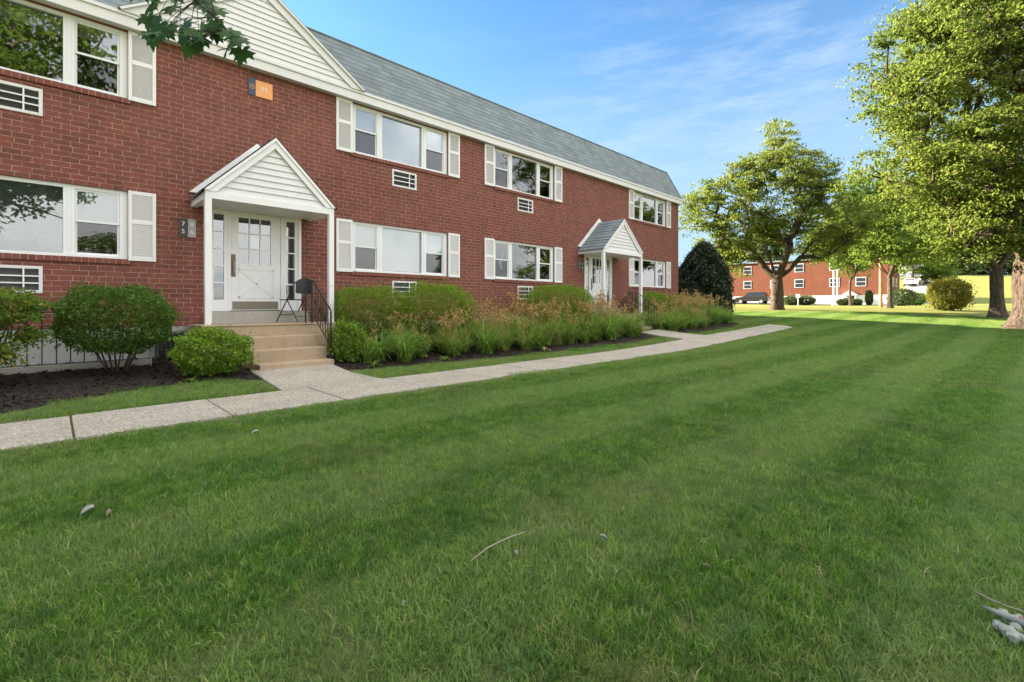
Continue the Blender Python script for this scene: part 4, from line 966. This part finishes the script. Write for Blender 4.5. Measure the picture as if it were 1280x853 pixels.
def rail(x, lab, far=False):
    r = empty('handrail', (x, D, 0)); tag(r, lab, 'handrail')
    top = [(0, -1.15, 1.62), (0, -1.24, 1.64), (0, -2.02, 1.08), (0, -2.06, .98)]
    m = MB(); m.tube(top, .014, 8); m.tube([(0, -1.22, .98), (0, -2.02, .42)], .009, 6); m.build('rail', M['black'], r)
    p = MB(); p.box(-.013, -1.19, .822, .013, -1.164, 1.62); p.build('post', M['black'], r); p = MB(); p.box(-.013, -2.05, .2, .013, -2.024, 1.04); p.build('post', M['black'], r)
    p = MB(); p.box(-.1, -1.10, .822, -.076, -1.076, 1.62); p.build('post', M['black'], r)
    p = MB(); p.tube([(-.088, -1.09, 1.62), (0, -1.17, 1.63)], .012, 6); p.build('rail', M['black'], r)
    n = 6
    for k in range(1, n + 1):
        u = k / (n + 1); y = -1.24 - .78 * u; p = MB(); p.box(-.006, y - .006, .98 - .56 * u + .005, .006, y + .006, 1.63 - .56 * u); p.build('baluster', M['black'], r)
    # scroll panel
    p = MB(); 
    for j in range(3):
        cy, cz = -1.36 - j * .22, 1.20 - j * .158; pts = [(0, cy + .06 * math.cos(a) * (1 - a / 16), cz + .10 * math.sin(a) * (1 - a / 16)) for a in np.linspace(0, 9, 20)]; p.tube(pts, .005, 5)
    p.build('scroll', M['black'], r)
    return r
rail(3.60, 'black wrought iron handrail with scrolls beside the near steps'); rail(15.34, 'black handrail beside the farther entrance steps')

def folding_chair(x, y, z, rz, lab, group='folding chairs on the porches'):
    r = empty('folding_chair', (x, y, z), rz); tag(r, lab, 'chair', group)
    s = MB(); s.box(-.2, -.2, .44, .2, .18, .46); s.build('seat', M['chair'], r, bevel=.01)
    b = MB(); n = 8
    for i in range(n):
        u0, u1 = i / n, (i + 1) / n
        def q(u, zz): return (-.22 + .44 * u, .24 + .05 * math.sin(PI * u), zz + .075 * (1 - abs(2 * u - 1) ** 3) * (zz > .7) - .02 * (1 - abs(2 * u - 1) ** 2) * (zz < .7))
        b.quad(q(u0, .58), q(u1, .58), q(u1, .80), q(u0, .80))
    bo = b.build('backrest', M['chair'], r); md = bo.modifiers.new('s', 'SOLIDIFY'); md.thickness = .012
    for sx in (-1, 1):
        l = MB(); l.tube([(sx * .22, -.24, .011), (sx * .21, .22, .80)], .011, 8); l.build('front_leg', M['chair'], r)
        l = MB(); l.tube([(sx * .20, .28, .011), (sx * .19, -.02, .47)], .010, 8); l.build('rear_leg', M['chair'], r)
    l = MB(); l.tube([(-.21, -.16, .15), (.21, -.16, .15)], .007, 6); l.tube([(-.2, .22, .12), (.2, .22, .12)], .007, 6); l.build('crossbar', M['chair'], r)
folding_chair(3.50, 9.85, .822, PI + .45, 'black metal folding chair on the near landing behind the handrail')
folding_chair(15.45, 9.85, .822, PI + .3, 'black metal chair on the farther landing right of the door')

# signs
def text(s, size, mat, loc, name, parent, thick=.003):
    cu = bpy.data.curves.new('t', 'FONT'); cu.body = s; cu.size = size; cu.extrude = thick; cu.align_x = 'CENTER'; cu.align_y = 'CENTER'
    to = bpy.data.objects.new('t', cu); COL.objects.link(to); bpy.context.view_layer.update(); me = bpy.data.meshes.new_from_object(to); bpy.data.objects.remove(to)
    for v in me.vertices: v.co = (v.co.x, -v.co.z, v.co.y)
    o = link(name, me, mat, parent); me.materials.clear(); me.materials.append(mat); o.location = loc; return o
r = empty('letter_sign', (2.80, D, 5.37)); tag(r, 'navy and orange wall sign with the letter H under the gable', 'sign')
m = MB(); m.box(0, -.02, 0, .13, -.003, .34); nv = m.build('emblem_panel', M['navy'], r)
m = MB(); m.box(.134, -.02, 0, .45, -.003, .32); m.build('letter_panel', M['orange'], r)
text('H', .155, M['paper'], (.295, -.023, .165), 'letter', r)
m = MB(); m.tube([(.065 + .040 * math.cos(a), -.024, .165 + .040 * math.sin(a)) for a in np.linspace(0, 2 * PI, 21)], .0055, 6); m.tube([(.05, -.024, .155), (.06, -.024, .175), (.07, -.024, .16), (.085, -.024, .17)], .004, 5); m.build('round_emblem', M['peach'], nv)
def plates(x, d, lab, w_=.125, h_=.33):
    r = empty('address_plate', (x, D, 2.42)); tag(r, lab, 'sign')
    for k, mt in enumerate(('plate_dk', 'plate_lt' if d[2] == '8' else 'plate_dk')):
        m = MB(); m.box(k * (w_ + .01), -.018, 0, k * (w_ + .01) + w_, -.003, h_); po = m.build('plate', M[mt], r, bevel=.002)
        for j in (0, 1): text(d[k * 2 + j], .11, M['paper'], (k * (w_ + .01) + w_ / 2, -.021, h_ - .10 - j * .135), 'numeral', po)
plates(1.66, '7586', 'dark and silver house number plates left of the near entrance'); plates(13.42, '3142', 'dark house number plates left of the farther entrance', .15, .33)

# low iron railing round the window well, left
r = empty('low_railing', (-1.6, 9.55, G(-1, 9.5))); tag(r, 'low black iron railing behind the shrubs at the lower left', 'railing')
m = MB(); m.tube([(0, 0, .86), (2.6, 0, .86)], .012, 6); m.tube([(0, 0, .10), (2.6, 0, .10)], .009, 6); m.build('rail', M['black'], r)
for k in range(18): m = MB(); m.box(k * .15 - .007, -.007, 0, k * .15 + .007, .007, .86); m.build('baluster', M['black'], r)
m = MB(); m.box(-1.8, 9.42, -.1, 1.15, 9.50, G(-.5, 9.5) + .10); o = m.build('well_kerb', M['conc2'], None, bevel=.01); tag(o, 'low concrete kerb of the window well under the iron railing', 'kerb')
m = MB(); m.box(1.30, 9.92, -.1, 1.74, 10.36, .62); m.prism([(1.25, .62), (1.76, .62), (1.76, .70), (1.25, .66)], 9.88, 10.38); o = m.build('black_box', M['black'], None, bevel=.01); tag(o, 'black box against the wall left of the landing', 'utility box')  # plain black box with a slanted lid beside the landing
m = MB(); m.tube([(1.12, 9.3, G(1.1, 9.3) - .02), (1.12, 9.3, G(1.1, 9.3) + .34)], .012, 6); o = m.build('garden_stake', M['conc2']); tag(o, 'short pale stake in the mulch right of the flat-topped shrub', 'stake')

# ------------------------------------------------------------------ lawn litter
def at_ground(px, py, z=None):
    zz = F * H / (py - 382); return V(px, zz)
def dry_leaf(px, py, s, lab, mat='dry', rz=0):
    x, y = at_ground(px, py); m = MB(); K = 8
    for i in range(K):
        a0, a1 = 2 * PI * i / K, 2 * PI * (i + 1) / K
        def q(a): r_ = s * (.5 + .12 * math.sin(3 * a + px)); return (r_ * math.cos(a), r_ * .6 * math.sin(a), .02 + s * .35 * abs(math.sin(a)) ** 1.5)
        m.quad((0, 0, .018), q(a0), q(a1))
    o = m.build('dry_leaf', M[mat]); o.location = (x, y, G(x, y) + .012); o.rotation_euler = (.15, -.2, rz); tag(o, lab, 'leaf')
dry_leaf(112, 645, .07, 'curled pale dry leaf on the grass at lower left', 'bone', .4); dry_leaf(137, 648, .05, 'small tan dry leaf next to the curled pale leaf', 'dry', 1)
dry_leaf(320, 545, .06, 'whitish dry leaf on the lawn below the mulch bed', 'bone'); dry_leaf(753, 681, .045, 'small white scrap-like dry leaf in the middle of the lawn', 'bone', 2); dry_leaf(644, 699, .028, 'tiny pale leaf just under the thin twig', 'bone', 1); dry_leaf(502, 765, .03, 'tiny light leaf left of centre near the bottom', 'bone', 1.4); dry_leaf(882, 718, .03, 'tiny tan leaf right of centre near the bottom', 'dry', 2)
def twig(pts, r0, lab, mat='twig'):
    m = MB(); P = []
    for px, py, h in pts: x, y = at_ground(px, py); P.append((x, y, G(x, y) + h))
    m.tube(P, [r0 * (1 - .5 * i / len(P)) for i in range(len(P))], 6); o = m.build('twig', M[mat], smooth=True); tag(o, lab, 'twig')
twig([(588, 712, .035), (610, 698, .05), (635, 687, .055), (657, 676, .045)], .0032, 'thin dry twig lying on the grass in the lower middle')
twig([(1216, 748, .03), (1240, 767, .05), (1262, 776, .05), (1300, 786, .045)], .0028, 'long thin pale twig above the knobbly white branch at lower right')
def knob():
    x0, y0 = at_ground(1262, 800); r = empty('knobbly_branch', (x0, y0, G(x0, y0))); tag(r, 'knobbly bleached white branch piece lying in the grass at the lower right corner', 'branch')
    def L(px, py, h): x, y = at_ground(px, py); return (x - x0, y - y0, h)
    m = MB(); m.tube([L(1228, 773, .045), L(1242, 781, .05), L(1256, 788, .05), L(1275, 796, .055), L(1310, 812, .05)], [.002, .009, .012, .016, .02], 8); m.tube([L(1243, 788, .035), L(1256, 800, .04), L(1275, 812, .04), L(1300, 822, .04)], [.006, .014, .014, .016], 8)
    m.build('limb', M['bone'], r, smooth=True)
    m = MB()
    for px, py, s in ((1254, 781, .018), (1259, 786, .017), (1247, 795, .013), (1256, 802, .016), (1263, 803, .015), (1267, 811, .018), (1273, 787, .014), (1270, 800, .018)):
        c_ = L(px, py, .05); m.tube([(c_[0] - s * 1.2, c_[1], c_[2] - .01), (c_[0] - s * .7, c_[1], c_[2]), (c_[0], c_[1], c_[2] + .003), (c_[0] + s * .7, c_[1], c_[2]), (c_[0] + s * 1.2, c_[1], c_[2] - .01)], [s * .3, s * .85, s, s * .8, s * .25], 9)
    m.v = [(a + random.uniform(-.0025, .0025), b + random.uniform(-.0025, .0025), c + random.uniform(-.003, .003) - .012) for a, b, c in m.v]
    m.build('knob', M['bone'], r)
    m = MB(); m.tube([L(1274, 796, .066), L(1292, 804, .066)], [.006, .007], 6); m.build('inner_bark', M['bonepink'], r, smooth=True)
knob()
for i, (px, py) in enumerate(((500, 765), (330, 720), (205, 700), (255, 812))):
    x, y = at_ground(px, py); small_plant(x, y, ['broadleaf weed in the lawn left of centre at the bottom', 'broadleaf weed low on the left lawn', 'broadleaf weed below the curled pale leaf', 'broadleaf weed in the bottom left corner', 'broadleaf weed just above the thin twig', 'broadleaf weed right of centre in the middle lawn', 'broadleaf weed at lower right of the lawn', 'broadleaf weed at the bottom of the lawn near the middle'][i], 7, .034, 'l_box', 'lawn_weed')

# ------------------------------------------------------------------ far setting
sheet('road', lambda u, v: (71.5 + 7 * u, 8 + 90 * v), 2, 24, M['asphalt'], .03)
sheet('parking_lot', lambda u, v: (lambda z, q: (z * CA + q * SA, z * SA - q * CA))(62 + 28 * v, (62 + 28 * v) * (.832 + .062 * u)), 4, 12, M['conc2'], .04)
sheet('hill_road', lambda u, v: (lambda z, q: (z * CA + q * SA, z * SA - q * CA))(97 + 4 * v, 82 + 50 * u), 14, 2, M['asphalt'], .05)

def far_building():
    X0 = 81.0; Y0 = 10.2; Xd = 11; Yl = 40; g0 = 1.0; r = empty('brick_building', (X0, Y0, g0)); tag(r, 'distant sunlit orange brick apartment building with white foundation', 'building')
    ht = 7.9 - g0
    m = MB(); m.box(0, 0, 1.6, Xd, Yl, ht); m.build('wall', M['brick_far'], r)
    m = MB(); m.box(-.03, -.03, -.8, Xd + .03, Yl + .03, 1.6); m.build('foundation', M['white'], r)
    m = MB(); m.box(-.25, -.25, ht, Xd + .25, Yl + .25, ht + .18); m.build('roof', M['shingle'], r)
    def win(y, z, w_=1.2, h_=1.25, face='x'):
        f = MB(); p = MB()
        if face == 'x':
            f.box(-.06, y - w_ / 2, z, -.002, y + w_ / 2, z + h_); p.box(-.075, y - w_ / 2 + .07, z + .07, -.061, y + w_ / 2 - .07, z + h_ / 2 - .03); p.box(-.075, y - w_ / 2 + .07, z + h_ / 2 + .03, -.061, y + w_ / 2 - .07, z + h_ - .07)
        else:
            f.box(y - w_ / 2, -.06, z, y + w_ / 2, -.002, z + h_); p.box(y - w_ / 2 + .12, -.075, z + .12, y + w_ / 2 - .12, -.061, z + h_ - .12)
        fo = f.build('window', M['white'], r); p.build('pane', M['carglass'], fo)
    for y in (3.0, 6.1, 10.6, 14, 18, 22, 26, 30, 34, 38):
        win(y, 2.85); win(y, 5.2)
    for y in (4.6, 12.4, 20, 28): 
        f = MB(); f.box(-.08, y - .5, .7, -.031, y + .5, 1.25); fo = f.build('basement_window', M['carglass'], r)
    for x in (2, 4.5, 7.5): win(x, 2.85, .9, 1.25, 'y'); win(x, 5.2, .9, 1.25, 'y')
    # small porch
    f = MB(); f.box(-1.0, 3.35, -.2, -.05, 4.95, .15); f.box(-1.0, 3.4, .15, -.9, 3.5, 1.6); f.box(-1.0, 4.8, .15, -.9, 4.9, 1.6); f.prism([(3.2, 1.6), (5.1, 1.6), (4.15, 2.25)], -1.1, -.04, 'x'); po = f.build('porch', M['white'], r)
    f = MB(); f.box(-.09, 3.75, .15, -.032, 4.55, 1.5); f.build('door', M['room'], po)
far_building()
def house():
    X, Y = V(1131, 118); r = empty('pale_house', (X, Y, G(X, Y))); tag(r, 'pale distant house showing beyond the far brick building', 'house')
    m = MB(); m.box(-4, -4, -1, 4, 5, 5.2); m.build('wall', M['siding'], r); m = MB(); m.prism([(-4.4, 5.2), (4.4, 5.2), (0, 8)], -4.4, 5.4); m.build('roof', M['shingle'], r)
    for y in (-2.5, 0, 2.5):
        for z in (.8, 3.4): m = MB(); m.box(-4.05, y - .5, z, -4.002, y + .5, z + 1.2); m.build('window', M['carglass'], r)
house()

def car(X, Y, rz, paint, lab, suv=True):
    r = empty('parked_car', (X, Y, G(X, Y) + .04), rz); tag(r, lab, 'car', 'parked cars')
    L = 4.5; hh = 1.68 if suv else 1.42; w_ = .88
    prof = [(-2.25, .35), (-2.25, .85), (-2.1, 1.02), (-1.95, 1.05), (-1.55, hh), (.35, hh), (1.05, 1.05), (2.1, .92), (2.25, .7), (2.25, .35)] if suv else [(-2.25, .35), (-2.25, .85), (-2.1, .95), (-1.6, .98), (-1.0, hh), (.3, hh), (1.05, .96), (2.1, .8), (2.25, .6), (2.25, .35)]
    def wd(z): return w_ if z < 1.06 else w_ - .22 * (z - 1.0) / .6
    m = MB(); n = len(prof); b = 0
    for sg in (-1, 1): m.v += [(x, sg * wd(z), z) for x, z in prof]
    m.f.append(tuple(range(n))); m.f.append(tuple(n + i for i in reversed(range(n)))); m.mi += [0, 0]
    for i in range(n): j = (i + 1) % n; m.f.append((j, i, n + i, n + j)); m.mi.append(0)
    bo = m.build('body', M[paint], r, bevel=.05)
    m = MB(); t_ = hh - .1; zl = 1.08 if suv else 1.0
    for sg in (-1, 1):
        for a, b_, c_, d_ in (((-1.78, -.72, -.72, -1.48), None, None, None), ((-.62, .40, .25, -.62), None, None, None), ((.48, .95, .45, .34), None, None, None)):
            m.quad(*[(x, sg * (wd(z) + .012), z) for x, z in zip(a, (zl, zl, t_, t_))])
    m.quad((1.06, -.68, 1.09 if suv else 1.0), (1.06, .68, 1.09 if suv else 1.0), (.42, .6, hh - .05), (.42, -.6, hh - .05)); m.quad((-1.97, -.66, 1.10 if suv else 1.02), (-1.97 if suv else -1.5, .66, 1.10 if suv else 1.02), (-1.62 if suv else -1.1, .58, hh - .06), (-1.62 if suv else -1.1, -.58, hh - .06))
    m.build('window', M['carglass'], r)
    for x in (-1.38, 1.38):
        for sg in (-1, 1):
            q = MB(); q.tube([(x, sg * (w_ - .2), .34), (x, sg * (w_ + .02), .34)], .34, 16); wo = q.build('wheel', M['tire'], r); q = MB(); q.tube([(x, sg * (w_ + .021), .34), (x, sg * (w_ + .03), .34)], .2, 12); q.build('rim', M['rim'], wo)
    for sg in (-1, 1):
        q = MB(); q.box(2.2, sg * .55 - .16, .68, 2.27, sg * .55 + .16, .82); q.build('headlight', M['rim'], r); q = MB(); q.box(-2.27, sg * .68 - .12, .8, -2.22, sg * .68 + .12, 1.0); q.build('tail_light', M['lamp'], r)
x, y = V(941, 68); car(x, y, PI / 2, 'car_black', 'dark SUV parked on the far street left of the lone tree trunk'); 
car(x - .3, y + 5.4, PI / 2, 'car_silver', 'silver car parked ahead of the dark SUV', False)
x, y = V(1137, 88); car(x, y, .15 + PI, 'car_white', 'white car parked on the rise nearest the far brick building', False); x, y = V(1156, 88); car(x, y, .15 + PI, 'car_white', 'white SUV parked on the rise left of the golden bush')

def pole(name, px, z, top, r0, mat, lab, cat, arm=None):
    X, Y = V(px, z); g0 = G(X, Y); r = empty(name, (X, Y, g0)); tag(r, lab, cat)
    m = MB(); m.tube([(0, 0, -.1), (0, 0, top - g0)], [r0, r0 * .75], 10); m.build('pole', M[mat], r)
    if arm: m = MB(); m.box(-.9, -.05, top - g0 - .8, .9, .05, top - g0 - .68); m.build('crossarm', M[mat], r)
    return r
pole('utility_pole', 1101, 37, 8.6, .13, 'wood', 'sunlit wooden utility pole in front of the far brick building', 'pole', 1)
pole('white_pole', 1042, 60, 5.6, .10, 'white', 'left one of the twin white poles before the far brick building', 'pole'); pole('white_pole', 1046.5, 60, 6.6, .10, 'white', 'right one of the twin white poles before the far brick building', 'pole')
p = pole('mailbox', 997.5, 52, 2.0, .05, 'white', 'small post box between the two round dark bushes', 'mailbox'); m = MB(); m.box(-.2, -.15, .9, .2, .15, 1.3); m.build('box', M['white'], p)
pole('short_post', 1041, 50, 2.1, .09, 'white', 'short white post in front of the twin poles', 'post')
# broad-leaved perennials between the daylilies
for px, yy, w_, h_, mt, lab in ((520, 8.2, .45, .42, 'l_aut', 'bushy yellow-green perennial among the tan tufts below the second yew'), (665, 8.15, .55, .5, 'l_lime', 'leafy light green perennial mid bed in front of the wide yew'), (735, 8.05, .6, .5, 'l_aut', 'leafy perennial with rusty leaves near the second entry walk'), (845, 8.1, .8, .55, 'l_lime', 'light green leafy perennial right of the second entry walk')):
    z = yy * S_ / (1245 - px); shrub('perennial', px, z, w=w_, dpt=w_, z0=G(*V(px, z)) + .03, z1=G(*V(px, z)) + h_, n=1500, size=.07, mat=mt, lab=lab, cat='plant', stems=3, flat=.1, lump=.2, jag=.4)
